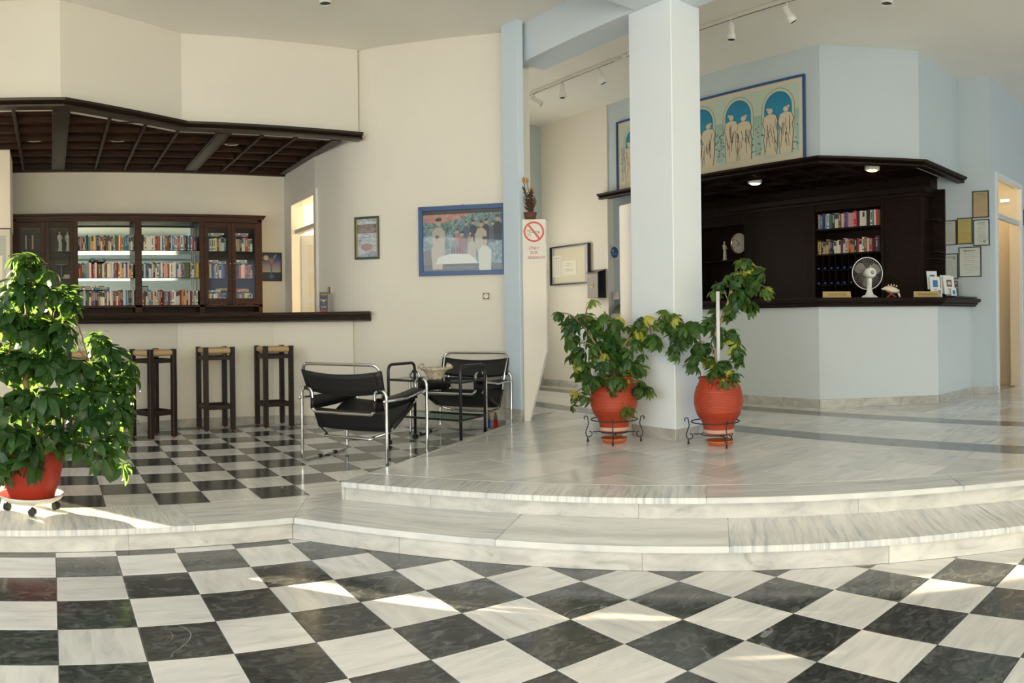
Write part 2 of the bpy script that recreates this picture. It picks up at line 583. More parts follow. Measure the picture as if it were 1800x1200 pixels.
def lay(parent, poly, full, mat, z, name='tile'):
    g = .0012
    if full:
        key = (round(full[0], 3), round(full[1], 3), mat.name)
        if key not in _tm:
            a, b = full[0] / 2 - g, full[1] / 2 - g
            _tm[key] = tile_mesh([(-a, -b), (a, -b), (a, b), (-a, b)], .02, mat)[0]
        cx = sum(p[0] for p in poly) / 4; cy = sum(p[1] for p in poly) / 4
        me = _tm[key]
    else:
        me, (cx, cy) = tile_mesh(poly, .02, mat)
    return put(name, me, parent, (cx, cy, z + random.uniform(-.0004, .0004)))

S1A, S1B, S1C = (1.25, 3.86), (4.90, -.47), (-2.5, 3.86)      # foot of the lower riser
R2A, R2B = (1.64, 4.115), (5.45, -.42)                          # foot of the upper riser
E2A, E2B = (1.61, 4.05), (4.10, 5.80)                           # bar-side edge of the upper platform
# lower floor
fl = struct('floor', MB().bx(-4.2, 13, -5, 10.5, -.25, -.012), GROUT)
T = .30
for i in range(-6, 16):
    for j in range(-8, 14):
        x0, y0 = .019 + T * i, 3.78 - T * (j + 1)
        if y0 > 4 or y0 < -1.2:
            continue
        q = [(x0, y0), (x0 + T, y0), (x0 + T, y0 + T), (x0, y0 + T)]
        c = (x0 + T / 2, y0 + T / 2)
        th = math.atan2(c[0], c[1]); d = math.hypot(*c)
        if not (-.2 < th < 1.45 and d > 1.5):
            continue
        if y0 + T > 3.9:
            continue
        p = clip(q, S1B, S1A)                          # the room side of the slanted riser
        if area(p) < .003:
            continue
        full = (T, T) if abs(area(p) - T * T) < 1e-6 else None
        blk = (i + j) % 2 == 0
        m = DARK_T if blk else (WHITE_T if random.random() < .5 else WHITE_T2)
        lay(fl, p, full, m, 0)
# strip of cut tiles under the bar-side riser
for i in range(-6, 5):
    x0 = .019 + T * i
    q = [(x0, 3.78), (x0 + T, 3.78), (x0 + T, 3.855), (x0, 3.855)]
    q = clip(q, S1B, S1A)
    if area(q) > .001:
        lay(fl, q, None, DARK_T if (i - 1) % 2 == 0 else WHITE_T, 0)
# bar-level platform core
fb = struct('floor_bar', MB().prism([(-4, 3.87), (1.255, 3.875), (4.9, -.45), (9, -.45), (9, 10.2), (-4, 10.2)], -.011, Z1 - .012), GROUT)
for i in range(-7, 14):
    for j in range(0, 12):
        x0, y0 = .006 + T * i, 4.31 + T * j
        q = [(x0, y0), (x0 + T, y0), (x0 + T, y0 + T), (x0, y0 + T)]
        p = clip(q, E2A, E2B)                          # stay on the bar side of the upper platform
        if len(p) < 3 or area(p) < .002:
            continue
        cx, cy = x0 + T / 2, y0 + T / 2
        if cy > 7.7 or (cx > 3.0 and cy > 7.35 - (cx - 3.0) * .95) or cx < -1.8 or (cx < 1.2 and cy > 7.2 + .48 * max(cx, 0)):
            continue
        full = (T, T) if abs(area(p) - T * T) < 1e-6 else None
        blk = (i + j) % 2 == 0
        lay(fb, p, full, DARK_T if blk else (WHITE_T2 if random.random() < .6 else WHITE_T), Z1)
lay(fb, [(1.502, 4.31), (1.657, 4.122), (1.97, 4.31)], None, WHITE_T, Z1)
# step slabs of the lower step: border strip on the left, treads along the slanted riser
def slab_strip(parent, a0, a1, b0, b1, cuts, z, mats, h=.03, name='slab', bev=.003):
    """a = front edge from a0 to a1, b = back edge; the joints cross the strip square to the front edge"""
    A0, A1, B0, B1 = Vector(a0), Vector(a1), Vector(b0), Vector(b1)
    u = (A1 - A0).normalized()
    nrm = Vector((-u.y, u.x))
    if (B0 - A0).dot(nrm) < 0:
        nrm = -nrm
    Lg = (A1 - A0).length
    def back(p):
        w_ = B1 - B0
        den = nrm.x * w_.y - nrm.y * w_.x
        s = ((B0.x - p.x) * w_.y - (B0.y - p.y) * w_.x) / den
        return p + nrm * s
    ang = math.atan2(u.y, u.x)
    for k in range(len(cuts) - 1):
        s, e = cuts[k] * Lg + .0005, cuts[k + 1] * Lg - .0005
        p, q = A0 + u * s, A0 + u * e
        bp = B0 if k == 0 else back(p)
        bq = B1 if k == len(cuts) - 2 else back(q)
        poly = [p, q, bq, bp]
        c0 = sum(poly, Vector((0, 0))) / 4
        ca, sa = math.cos(-ang), math.sin(-ang)
        loc = [((v.x - c0.x) * ca - (v.y - c0.y) * sa, (v.x - c0.x) * sa + (v.y - c0.y) * ca) for v in poly]
        MB().prism(loc, -h, 0).build(name, mats[k % len(mats)], parent, bevel=bev, seg=2, loc=(c0.x, c0.y, z), rotz=ang)
N1A, N1C, N1B = (1.245, 3.828), (-2.4, 3.828), (4.98, -.60)
slab_strip(fb, N1C, N1A, (-2.4, 4.308), (1.50, 4.308), [0, .26, .57, .857, 1], Z1, [SLABX, SLABX, SLABX, SLABY])
slab_strip(fb, N1A, N1B, (1.655, 4.12), (5.62, -.60), [0, .188, .373, .60, .80, 1], Z1, [SLABY, SLAB, SLABX, SLABX])
MB().prism([(1.25, 3.835), (1.66, 4.115), (1.60, 4.30), (1.50, 4.306)], -.03, 0).build('slab', SLABY, fb, loc=(0, 0, Z1 - .0005))
def risers(parent, a, b, cuts, z0, z1, t=.02):
    for k in range(len(cuts) - 1):
        s, e = cuts[k] + .0001, cuts[k + 1] - .0001
        p = (a[0] + (b[0] - a[0]) * s, a[1] + (b[1] - a[1]) * s)
        q = (a[0] + (b[0] - a[0]) * e, a[1] + (b[1] - a[1]) * e)
        L = math.hypot(q[0] - p[0], q[1] - p[1])
        MB().bx(0, L, 0, t, 0, z1 - z0).build('riser_slab', RISER, parent, bevel=.0015, loc=(p[0], p[1], z0), rotz=math.atan2(q[1] - p[1], q[0] - p[0]))
risers(fb, S1C, S1A, [0, .32, .77, 1], 0, Z1 - .031)
risers(fb, S1A, S1B, [0, .108, .316, .514, .73, 1], 0, Z1 - .031)
# upper platform (lobby level)
fu = struct('floor_lobby', MB().prism([(R2A[0] + .012, R2A[1] + .004), (R2B[0] + .01, R2B[1] + .008), (13, -.41), (13, 9.2), (4.3, 9.2), (4.12, 5.79)], Z1 - .0115, Z2 - .012), GROUT)
N2A, N2B = (1.600, 4.045), (5.46, -.47)
L2 = lambda t, o: (N2A[0] + (N2B[0] - N2A[0]) * t + o[0], N2A[1] + (N2B[1] - N2A[1]) * t + o[1])
slab_strip(fu, N2A, N2B, (N2A[0] + .24, N2A[1] + .165), (N2B[0] + .24, N2B[1] + .20), [0, .16, .335, .56, .78, 1], Z2, [SLABX, SLABX, SLABY, SLABY])
slab_strip(fu, (4.08, 5.79), N2A, (4.13, 5.70), (N2A[0] + .24, N2A[1] + .165), [0, .25, .5, .75, 1], Z2, [SLAB, SLABX])
risers(fu, R2A, R2B, [0, .091, .282, .472, .70, 1], Z1, Z2 - .031)
risers(fu, (4.085, 5.82), (R2A[0] - .01, R2A[1]), [0, .25, .5, .75, 1], Z1, Z2 - .031)
inA = (N2A[0] + .245, N2A[1] + .168); inB = (N2B[0] + .245, N2B[1] + .203)
SLABL = marble('cloudy_marble_slab', [(.25, (.52, .53, .52)), (.45, (.64, .64, .62)), (.65, (.72, .71, .68))], (2, 2, 1), 1.5, .12)
def lobby(xa, xb, ya, yb, w_, h_, off=.5, mats=(SLAB, SLABL, SLABY, SLABL)):
    j = 0
    y = ya
    while y < yb - .01:
        x = xa - (w_ * off if j % 2 else 0)
        while x < xb - .005:
            x1, y1 = min(x + w_, xb), min(y + h_, yb)
            q = [(max(x, xa), y), (x1, y), (x1, y1), (max(x, xa), y1)]
            x += w_
            q = clip(q, inA, inB)
            if len(q) > 2 and (y < 5.65 or xa < 4):
                q = clip(q, (4.135, 5.69), inA)
            if len(q) < 3 or area(q) < .004:
                continue
            cx = sum(p[0] for p in q) / len(q); cy = sum(p[1] for p in q) / len(q)
            th = math.atan2(cx, cy)
            if th > 1.42 or th < .3:
                continue
            q2 = []
            for px, py in q:
                dx, dy = cx - px, cy - py
                L = math.hypot(dx, dy)
                q2.append((px + dx / L * .0007, py + dy / L * .0007))
            lay(fu, q2, None, random.choice(mats), Z2)
        y += h_
        j += 1
lobby(1.8, 4.74, .60, 6.0, .60, .30, mats=(SLAB, SLAB, SLABL, SLABL, SLABL))
lobby(5.03, 5.90, .60, 8.6, .435, .60, 0)
lobby(6.17, 6.46, .60, 8.6, .29, .60, 0)
lobby(4.13, 4.74, 6.0, 8.6, .61, .60, 0)
lobby(6.46, 9.9, 1.2, 3.0, .60, .60, 0)
lobby(6.46, 8.2, 3.0, 3.45, .60, .45, 0)
lobby(6.46, 7.3, 3.45, 4.2, .60, .375, 0)
for xa, xb in ((4.74, 5.03), (5.90, 6.17)):
    y = .7
    while y < 8.6:
        lay(fu, [(xa + .001, y + .001), (xb - .001, y + .001), (xb - .001, y + .899), (xa + .001, y + .899)], None, BANDM, Z2, 'band_slab')
        y += .9

# ================================================================== WALLS, CEILING, BEAMS
def wall(name, pts, z0, z1, mat, t=.10):
    mb = MB()
    o = offs(pts, -t)
    for i in range(len(pts) - 1):
        mb.prism([pts[i], pts[i + 1], o[i + 1], o[i]], z0, z1)
    return struct(name, mb, mat)
# travel left-to-right as the room sees it: the room lies to the right-hand side of travel, thickness to the left
wall('wall_bar_back', [(-2.0, 8.9), (2.83, 8.9)], 0, ZC, CREAM)
W1, W2, W4 = (2.84, 7.70), (2.955, 7.06), (4.08, 5.93)
WCURVE = [(p.x, p.y) for p in fil([Vector((2.82, 7.80, 0)), Vector((*W1, 0)), Vector((*W2, 0)), Vector((*W4, 0)), Vector((4.09, 5.92, 0))], .5, 9)]
wall('wall_bar_side', [(2.82, 8.9), (2.82, 8.60)], 0, ZC, CREAM, .12)
wall('wall_bar_side_above_door', [(2.82, 8.60), (2.82, 7.80)], 2.53, ZC, CREAM, .12)
wall('wall_bar_front', WCURVE, 0, ZC, CREAM, .12)
wall('wall_alcove_left', [(4.20, 5.9), (4.20, 8.6)][::-1], 0, ZC, CREAM, .08)
wall('wall_alcove_far_left', [(4.0, 8.6), (4.6, 8.6)], 0, ZC, CREAM)
wall('wall_alcove_far_middle', [(5.6, 8.6), (6.06, 8.6)], 0, ZC, CREAM)
wall('wall_alcove_window_sill', [(4.6, 8.6), (5.6, 8.6)], 0, 1.1, CREAM)
wall('wall_alcove_window_head', [(4.6, 8.6), (5.6, 8.6)], 2.6, ZC, CREAM)
lamp('AREA', 'daylight_alcove_window', (5.1, 8.66, 1.85), 26.0, (1.0, .95, .84), (.98, 1.45), (0.2, -1, 0))
wall('wall_alcove_far_right', [(6.16, 8.6), (6.44, 8.6)], 0, ZC, BLUEW)
wall('wall_alcove_far_base', [(6.06, 8.6), (6.16, 8.6)], 0, 2.0, CREAM)
wall('wall_alcove_far_top', [(6.06, 8.6), (6.16, 8.6)], 3.62, ZC, CREAM)
wall('wall_alcove_right', [(6.43, 8.6), (6.43, 7.22)], 0, ZC, CREAM, .10)
wall('wall_reception_niche', [(6.531, 7.22), (8.0, 7.22)], 0, 2.75, OFFW, .10)
wall('wall_reception_fascia', [(6.45, 7.218), (6.45, 4.09), (7.13, 3.33), (8.2, 3.33)], 2.69, ZC, BLUEW, .12)
wall('wall_reception_right', [(8.2, 7.3), (8.2, 3.07)], 0, ZC, BLUEW, .10)
wall('wall_lobby_door_left', [(8.2, 2.95), (8.40, 2.95)], 0, ZC, BLUEW, .12)
wall('wall_lobby_door_top', [(8.40, 2.95), (9.37, 2.95)], 2.76, ZC, BLUEW, .12)
wall('wall_lobby_door_right', [(9.37, 2.95), (13, 2.95)], 0, ZC, BLUEW, .12)
wall('wall_reception_counter', [(6.4, 6.75), (6.4, 4.10), (7.24, 3.19), (8.2, 3.19)], Z2 - .05, 1.235, OFFW, .10)
wall('wall_bar_counter', [(-1.89, 6.97), (.115, 6.98), (1.26, 7.50), (2.25, 7.50), (2.96, 7.10)], 0, 1.15, CREAM, .10)
wall('wall_bar_fascia', [(-1.9, 6.34), (.11, 6.36), (1.24, 7.02), (3.00, 7.005)], 2.95, ZC, CREAM, .12)
wall('wall_bar_left_stub', [(-1.95, 7.9), (-.395, 7.9), (-.395, 8.62)][:2], 2.15, 2.96, CREAM, .6)
# outer shell on the left and behind the camera
wall('wall_left_far', [(-1.9, 7.45), (-1.9, 8.95)], 0, ZC, CREAM, .12)
wall('wall_left_bar_sill', [(-1.9, 6.95), (-1.9, 7.45)], 0, 1.30, CREAM, .12)
wall('wall_left_bar_head', [(-1.9, 6.95), (-1.9, 7.45)], 2.7, ZC, CREAM, .12)
wall('wall_left_sill', [(-1.9, 6.20), (-1.9, 6.95)], 0, .55, CREAM, .12)
wall('wall_left_head', [(-1.9, 6.20), (-1.9, 6.95)], 2.7, ZC, CREAM, .12)
wall('wall_left_near', [(-4.2, 4.6), (-1.9, 4.6), (-1.9, 6.20)], 0, ZC, CREAM, .12)
wall('wall_left_window_head', [(-4.2, -5), (-4.2, 4.6)], 3.05, ZC, CREAM, .12)
wall('wall_left_window_sill', [(-4.2, -5), (-4.2, 4.6)], 0, .45, CREAM, .12)
wall('wall_rear_head', [(13, -4.9), (-4.2, -4.9)], 3.05, ZC, BLUEW, .12)
wall('wall_rear_sill', [(13, -4.9), (-4.2, -4.9)], 0, .45, BLUEW, .12)
wall('wall_right', [(13, 2.95), (13, -4.9)], 0, ZC, BLUEW, .12)
wall('wall_rear', [(4.6, -4.9), (-4.2, -4.9)], .4, 3.1, OFFW, .12)
for k in range(3):
    struct('wall_rear_pier', MB().bx(6.2 + k * 3.0, 6.5 + k * 3.0, -5.0, -4.8, 0, 3.1), BLUEW)
struct('ceiling', MB().bx(-4.3, 13.1, -5.1, 9.1, ZC, ZC + .15), CEIL)
# main column and the beams that meet on it
col = struct('column', MB().bx(4.105, 4.425, 3.885, 4.34, Z2 - .1, ZB + .01), COLP, bevel=.006)
struct('beam', MB().bx(4.08, 4.385, -4.9, 5.80, ZB, ZC + .01), CEILR, bevel=.004)
struct('beam', MB().bx(-4.2, 4.08, 3.93, 4.245, ZB, ZC + .01), CEILR, bevel=.004)
struct('pillar', MB().prism([(3.965, 5.645), (4.03, 5.645), (4.12, 5.95), (3.94, 5.86)], Z1 - .02, ZC + .01), paint('pillar_paint', (.62, .73, .82)), bevel=.003)

# skirting
def skirting(name, pts, z, h=.085, piece=.42, t=.016):
    r = structure(name)
    for i in range(len(pts) - 1):
        a, b = Vector(pts[i]), Vector(pts[i + 1])
        L = (b - a).length
        n = max(1, round(L / piece))
        ang = math.atan2(b.y - a.y, b.x - a.x)
        for k in range(n):
            p = a + (b - a) * (k / n)
            MB().bx(.0006, L / n - .0006, -t, 0, 0, h).build('skirting_tile', SKIRT, r, bevel=.0015, loc=(p.x, p.y, z), rotz=ang)
    return r
skirting('baseboard_bar_counter', [(-1.89, 6.97), (.115, 6.98), (1.26, 7.50), (2.25, 7.50), (2.96, 7.10)], Z1)
skirting('baseboard_bar_wall', [(2.955, 7.06), W4], Z1)
skirting('baseboard_column', [(4.105, 4.34), (4.105, 3.885), (4.425, 3.885)], Z2)
skirting('baseboard_pillar', [(3.94, 5.86), (3.965, 5.645), (4.03, 5.645)], Z2, .10)
skirting('baseboard_reception', [(6.4, 6.75), (6.4, 4.10), (7.24, 3.19), (8.2, 3.19), (8.2, 2.95), (8.38, 2.95)], Z2)
skirting('baseboard_alcove', [(4.28, 8.6), (6.43, 8.6), (6.43, 7.22), (6.9, 7.22)], Z2)

# ================================================================== BAR SOFFIT
bs = structure('ceiling_bar_soffit')
FR = [(-1.9, 6.34), (.11, 6.36), (1.24, 7.02), (3.00, 7.005)]
def front(x):
    if x < .11: return 6.35
    if x < 1.24: return 6.36 + (x - .11) * (.66 / 1.13)
    return 7.02
MB().prism([(-1.9, 6.36), (.11, 6.38), (1.24, 7.04), (2.9, 7.04), (2.83, 7.5), (2.82, 8.9), (-1.9, 8.9)], 3.0, 3.03).build('coffer_panel', WOODP, bs)
xs_rib = [(-.62, .03), (-.285, .03), (.115, .15), (.54, .03), (.88, .03), (1.21, .03), (1.65, .15), (2.03, .03), (2.37, .03), (2.79, .10)]
for x, wd in xs_rib:
    MB().bx(-wd / 2, wd / 2, front(x) + .03, 8.88, 0, .07).build('coffer_beam' if wd > .05 else 'coffer_rib', WOODH if wd > .05 else WOOD, bs, bevel=.004, loc=(x, 0, 2.93))
    if wd > .12:
        for s in (-1, 1):
            MB().bx(s * wd * .36 - .004, s * wd * .36 + .004, front(x) + .03, 8.88, -.006, .0).build('bead', WOODH, bs, loc=(x, 0, 2.93))
ys_rib = [6.82, 7.15, 7.49, 7.83, 8.17, 8.50, 8.80]
edges = [-1.9, -.62, -.285, .115, .54, .88, 1.21, 1.65, 2.03, 2.37, 2.79]
for y in ys_rib:
    for k in range(len(edges) - 1):
        a, b = edges[k] + .015, edges[k + 1] - .015
        fx = [x for x in (a + (b - a) * t / 20 for t in range(21)) if front(x) + .03 < y]
        if not fx:
            continue
        MB().bx(min(fx), max(fx), y - .014, y + .014, 2.945, 3.0).build('coffer_rib', WOOD, bs, bevel=.004)
m = MB()
sweep(m, FR, [(-.01, 2.93), (.10, 2.93), (.105, 2.945), (.085, 2.955), (.125, 2.975), (.13, 2.995), (-.01, 3.0)])
m.build('soffit_moulding', WOODH, bs)
for k, (x, y, nm) in enumerate(((-.13, 7.62, 'leftmost'), (.70, 7.63, 'middle'), (1.87, 7.66, 'rightmost'))):
    d = thing('recessed_downlight', '%s of three unlit white ring downlights in the dark coffered bar soffit' % nm, 'ceiling light', (x, y, 2.995), 0, 'downlights in the bar soffit')
    MB().lathe([(.055, 0), (.055, -.008), (.066, -.014), (.080, -.012), (.082, -.002), (.055, 0)], n=28).build('ring', WHITEP, d)
    MB().lathe([(.001, -.012), (.054, -.012), (.054, -.002), (.001, -.002)], n=24).build('lens', solid('dull_reflector', (.35, .34, .32), .25), d)
# cornice along back of soffit
struct('trim_soffit_back', MB().bx(-1.9, 2.82, 8.84, 8.9, 2.915, 2.955), WOOD)

# ================================================================== BAR COUNTER TOP
ct = MB()
CP = [(-1.89, 6.95), (.115, 6.96), (1.26, 7.48), (2.25, 7.48), (3.12, 7.00)]
sweep(ct, CP, [(-.42, 1.15), (.10, 1.15), (.10, 1.165), (.125, 1.18), (.12, 1.195), (.16, 1.205), (.175, 1.225), (.165, 1.245), (-.42, 1.245)])
o = ct.build('bar_counter_top', WOODH, bevel=.003)
tag(o, 'long dark wooden bar counter top with moulded edge behind the rush stools', 'counter')

# ================================================================== RECEPTION SOFFIT AND COUNTER TOP
rs = structure('ceiling_reception_soffit')
RF = [(6.45, 7.33), (6.45, 4.09), (7.13, 3.33), (8.2, 3.33)]
MB().prism([(6.47, 7.2), (6.47, 4.09), (7.14, 3.35), (8.2, 3.35), (8.2, 7.2)], 2.74, 2.77).build('coffer_panel', WOODR, rs)
for k in range(6):
    y = 6.6 - k * .5
    x0 = 6.5 if y > 4.1 else 6.5 + (4.1 - y) * .9
    MB().bx(x0, 7.88, y - .02, y + .02, 2.69, 2.74).build('coffer_rib', WOODR, rs, bevel=.003)
for x in (6.95, 7.4):
    MB().bx(x - .015, x + .015, 3.9 if x < 7 else 3.4, 7.15, 2.70, 2.74).build('coffer_rib', WOODR, rs, bevel=.003)
m = MB()
sweep(m, RF, [(-.02, 2.655), (.07, 2.655), (.075, 2.67), (.06, 2.68), (.10, 2.70), (.105, 2.72), (-.02, 2.73)])
m.build('soffit_moulding', WOODR, rs)
EM_COOL, EM_WARM = emit('lit_cool_lamp', (.80, .92, 1.0), 12), emit('lit_warm_lamp', (1.0, .50, .16), 6)
for x, y, em, lab in ((7.05, 5.37, EM_COOL, 'lit cool white downlight glowing in the dark reception soffit'), (7.15, 3.89, EM_WARM, 'lit warm orange downlight glowing in the dark reception soffit')):
    d = thing('recessed_downlight', lab, 'ceiling light', (x, y, 2.74), 0)
    MB().lathe([(.06, 0), (.06, -.03), (.066, -.06), (.080, -.055), (.080, -.005), (.06, 0)], n=28).build('ring', WHITEP, d)
    MB().lathe([(.001, -.072), (.05, -.066), (.059, -.052), (.001, -.05)], n=24).build('bulb', em, d)
    lamp('SPOT', 'downlight_beam', (x, y, 2.66), 10, (.85, .95, 1.0) if em is EM_COOL else (1, .65, .32), .04, (0, 0, -1), (R(110), .6))
ct = MB()
sweep(ct, [(6.4, 6.8), (6.4, 4.10), (7.24, 3.19), (8.19, 3.19)], [(-.45, 1.235), (.06, 1.235), (.06, 1.25), (.085, 1.262), (.08, 1.275), (.115, 1.288), (.125, 1.305), (.115, 1.325), (-.45, 1.325)])
o = ct.build('reception_counter_top', WOODR, bevel=.003)
tag(o, 'dark wooden reception desk top with moulded edge carrying the fan', 'counter')

# ================================================================== BAR CABINET
def glazed_door(parent, x0, x1, z0, z1, y, fw, wmat, knob_side, y_t=.02):
    m = MB()
    m.bx(x0, x0 + fw, y, y + y_t, z0, z1).bx(x1 - fw, x1, y, y + y_t, z0, z1)
    m.bx(x0 + fw, x1 - fw, y, y + y_t, z1 - fw * 1.3, z1).bx(x0 + fw, x1 - fw, y, y + y_t, z0, z0 + fw * 1.5)
    d = m.build('door', wmat, parent, bevel=.002)
    MB().bx(x0 + fw - .005, x1 - fw + .005, y + .008, y + .011, z0 + fw, z1 - fw).build('pane', GLASS, d)
    if knob_side:
        kx = x1 - fw / 2 if knob_side > 0 else x0 + fw / 2
        MB().ball((kx, y - .014, (z0 + z1) / 2 + .0), .009).build('knob', BRASS, d)
    return d
CB = thing('glazed_bar_cabinet', 'wide dark wooden glazed cabinet with mirrored bays behind the bar', 'cabinet', (0, 8.60, 0))
XL, XR, ZBt, ZT = -.41, 2.45, 1.285, 2.385
D = .28
MB().bx(XL, XR, -.03, D, Z1, 1.25).build('plinth', WOODC, CB, bevel=.003)
MB().bx(XL, XR, .0, D, 1.335, 1.36).build('bottom_board', WOODC, CB)
MB().bx(XL, XR, 0.0, D, 1.25, 1.275).build('base_board', WOODC, CB)
MB().bx(XL, XR, .0, D, 2.315, 2.36).build('top_board', WOODC, CB)
for x0, x1 in ((XL, XL + .045), (.275, .325), (.965, 1.045), (1.705, 1.765), (XR - .045, XR)):
    MB().bx(x0, x1, 0, D, 1.275, 2.34).build('upright', WOODC, CB, bevel=.002)
m = MB()
m.bx(XL + .045, XR - .045, -.002, .018, 2.305, 2.345)
m.build('head_rail', WOODC, CB)
m = MB()
sweep(m, [(XL - .01, D), (XL - .01, -.005), (XR + .01, -.005), (XR + .01, D)], [(0, 2.345), (.01, 2.345), (.012, 2.36), (.025, 2.368), (.03, 2.39), (0, 2.39)])
m.bx(XL, XR, 0, D, 2.36, 2.385)
m.build('cornice', WOODC, CB)
for a_ in ((XL + .02, .30), (1.74, XR - .02)):
    MB().bx(*a_, D - .012, D, 1.36, 2.32).build('back_panel', WOODC, CB)
MB().bx(XL + .01, XR - .01, D - .05, D - .01, 1.24, 1.345).build('recess_panel', WOODC, CB)
MB().bx(.325, .965, D - .012, D - .004, 1.36, 2.315).build('mirror', MIRROR, CB)
MB().bx(1.045, 1.705, D - .012, D - .004, 1.36, 2.315).build('mirror', MIRROR, CB)
for x0, x1 in ((.327, .963), (1.047, 1.703)):
    for z in (1.975, 1.665):
        MB().bx(x0, x1, .03, D - .02, z, z + .008).build('glass_shelf', GLASSG, CB)
    MB().bx(x0, x1, D - .022, D - .012, 2.27, 2.28).build('reflection_bar', BLACKM, CB)  # added dark bar standing in for a rail's reflection in the mirror
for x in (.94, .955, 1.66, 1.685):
    MB().bx(x - .003, x + .003, D - .022, D - .012, 1.36, 2.31).build('reflection_bar', BLACKM, CB)  # black bars drawn in for the posts as reflected at the mirror edges
for x0, x1, n in ((XL + .045, .275, 2), (1.765, XR - .045, 2)):
    mid = (x0 + x1) / 2
    glazed_door(CB, x0, mid - .001, 1.365, 2.30, -.004, .045, WOODC, 1)
    glazed_door(CB, mid + .001, x1, 1.365, 2.30, -.004, .045, WOODC, -1)
    for z in (1.97, 1.66):
        MB().bx(x0, x1, .03, D - .02, z, z + .008).build('glass_shelf', GLASSG, CB)

# ------------------------------------------------------------------ books
PAL = [('cream', (.72, .66, .50)), ('ivory', (.78, .74, .64)), ('white', (.80, .79, .76)), ('black', (.02, .02, .025)), ('navy', (.025, .04, .12)),
       ('red', (.55, .03, .03)), ('orange', (.75, .22, .05)), ('brown', (.20, .09, .04)), ('tan', (.50, .36, .20)), ('grey', (.30, .30, .30)),
       ('teal', (.06, .22, .22)), ('blue', (.05, .20, .45)), ('green', (.05, .18, .07)), ('purple', (.16, .06, .22)), ('maroon', (.18, .025, .04)),
       ('pink', (.72, .30, .34)), ('yellow', (.72, .55, .10)), ('pale blue', (.45, .58, .66))]
PW = [9, 6, 7, 6, 4, 4, 3, 4, 4, 3, 2, 3, 2, 2, 3, 2, 2, 2]
def book_mesh(kind):
    m = MB()                                    # unit book: x thickness, y depth (spine at y=0), z height
    m.bx(0, 1, 0, .02, 0, 1, 0).bx(0, .07, .02, 1, 0, 1, 0).bx(.93, 1, .02, 1, 0, 1, 0)
    m.bx(.07, .93, .02, .97, .012, .985, 1)
    if kind == 0:
        m.bx(.22, .78, -.004, .004, .35, .85, 2)
    elif kind == 1:
        m.bx(.02, .98, -.004, .004, .80, .86, 2).bx(.3, .7, -.004, .004, .30, .70, 2)
    elif kind == 2:
        m.bx(.02, .98, -.004, .004, .12, .20, 3).bx(.28, .72, -.004, .004, .38, .88, 3)
    elif kind == 3:
        m.bx(.02, .98, -.004, .004, .62, .95, 3)
    elif kind == 4:
        m.bx(.3, .7, -.004, .004, .5, .9, 2).bx(.25, .75, -.004, .004, .06, .13, 2)
    return m.mesh('book', [BOOKC, PAPER, BANDL, BANDD])
BM = [book_mesh(k) for k in range(6)]
ORD = ['', 'first', 'second', 'third', 'fourth', 'fifth', 'sixth', 'seventh', 'eighth', 'ninth', 'tenth', 'eleventh', 'twelfth', 'thirteenth', 'fourteenth', 'fifteenth', 'sixteenth', 'seventeenth', 'eighteenth', 'nineteenth', 'twentieth',
       'twenty-first', 'twenty-second', 'twenty-third', 'twenty-fourth', 'twenty-fifth', 'twenty-sixth', 'twenty-seventh', 'twenty-eighth', 'twenty-ninth', 'thirtieth', 'thirty-first', 'thirty-second', 'thirty-third', 'thirty-fourth', 'thirty-fifth', 'thirty-sixth', 'thirty-seventh', 'thirty-eighth', 'thirty-ninth', 'fortieth']
def book(loc, ang, th, dp, h, c, label, group, lay=False):
    light = sum(c[1]) > .9
    k = random.choice([2, 3, 5, 5] if light else [0, 1, 4, 5, 5])
    o = bpy.data.objects.new('book', BM[k])
    COL.objects.link(o)
    o.location = loc
    o.scale = (th, dp, h)
    if lay:
        o.rotation_euler = (0, PI / 2, ang)
    else:
        o.rotation_euler = (0, random.choice([0, 0, 0, .02, -.02]), ang)
    v = random.uniform(.85, 1.12)
    o.color = (c[1][0] * v, c[1][1] * v, c[1][2] * v, 1)
    tag(o, label, 'book', group)
    return o
def row(org, ang, x0, x1, z, hlo, hhi, tlo, thi, desc, group, forced=(), dp=.13, first=1):
    """books side by side from x0 to x1 along the direction ang, spines on the line through org"""
    x, k = x0, first
    while x < x1 - tlo:
        th = random.uniform(tlo, thi)
        if x + th > x1:
            th = x1 - x
            if th < tlo * .7:
                break
        c = random.choices(PAL, PW)[0]
        h = random.uniform(hlo, hhi)
        for f in forced:
            if f[0] == k:
                c = [p for p in PAL if p[0] == f[1]][0]
                th = f[2] if len(f) > 2 else th
        size = 'slim' if th < tlo + (thi - tlo) * .33 else ('thick' if th > tlo + (thi - tlo) * .7 else 'medium')
        px, py = org[0] + math.cos(ang) * x - math.sin(ang) * random.uniform(-.006, .012), org[1] + math.sin(ang) * x + math.cos(ang) * random.uniform(-.004, .012)
        book((px, py, z), ang, th * .96, dp, h, c, '%s %s book, %s from left, %s' % (size, c[0], ORD[min(k, 40)], desc), group)
        x += th
        k += 1
    return k
o0 = (0, 8.645)
for nm, x0, x1 in (('left mirrored bay of bar cabinet', .33, .962), ('right mirrored bay of bar cabinet', 1.05, 1.702)):
    row(o0, 0, x0, x1, 1.984, .150, .175, .014, .026, 'top shelf, ' + nm, 'books on the top shelf of the ' + nm)
    row(o0, 0, x0, x1, 1.674, .150, .178, .014, .026, 'middle shelf, ' + nm, 'books on the middle shelf of the ' + nm, forced=((33, 'yellow', .045),))
    row(o0, 0, x0, x1, 1.361, .150, .175, .014, .026, 'bottom shelf, ' + nm, 'books on the bottom shelf of the ' + nm)
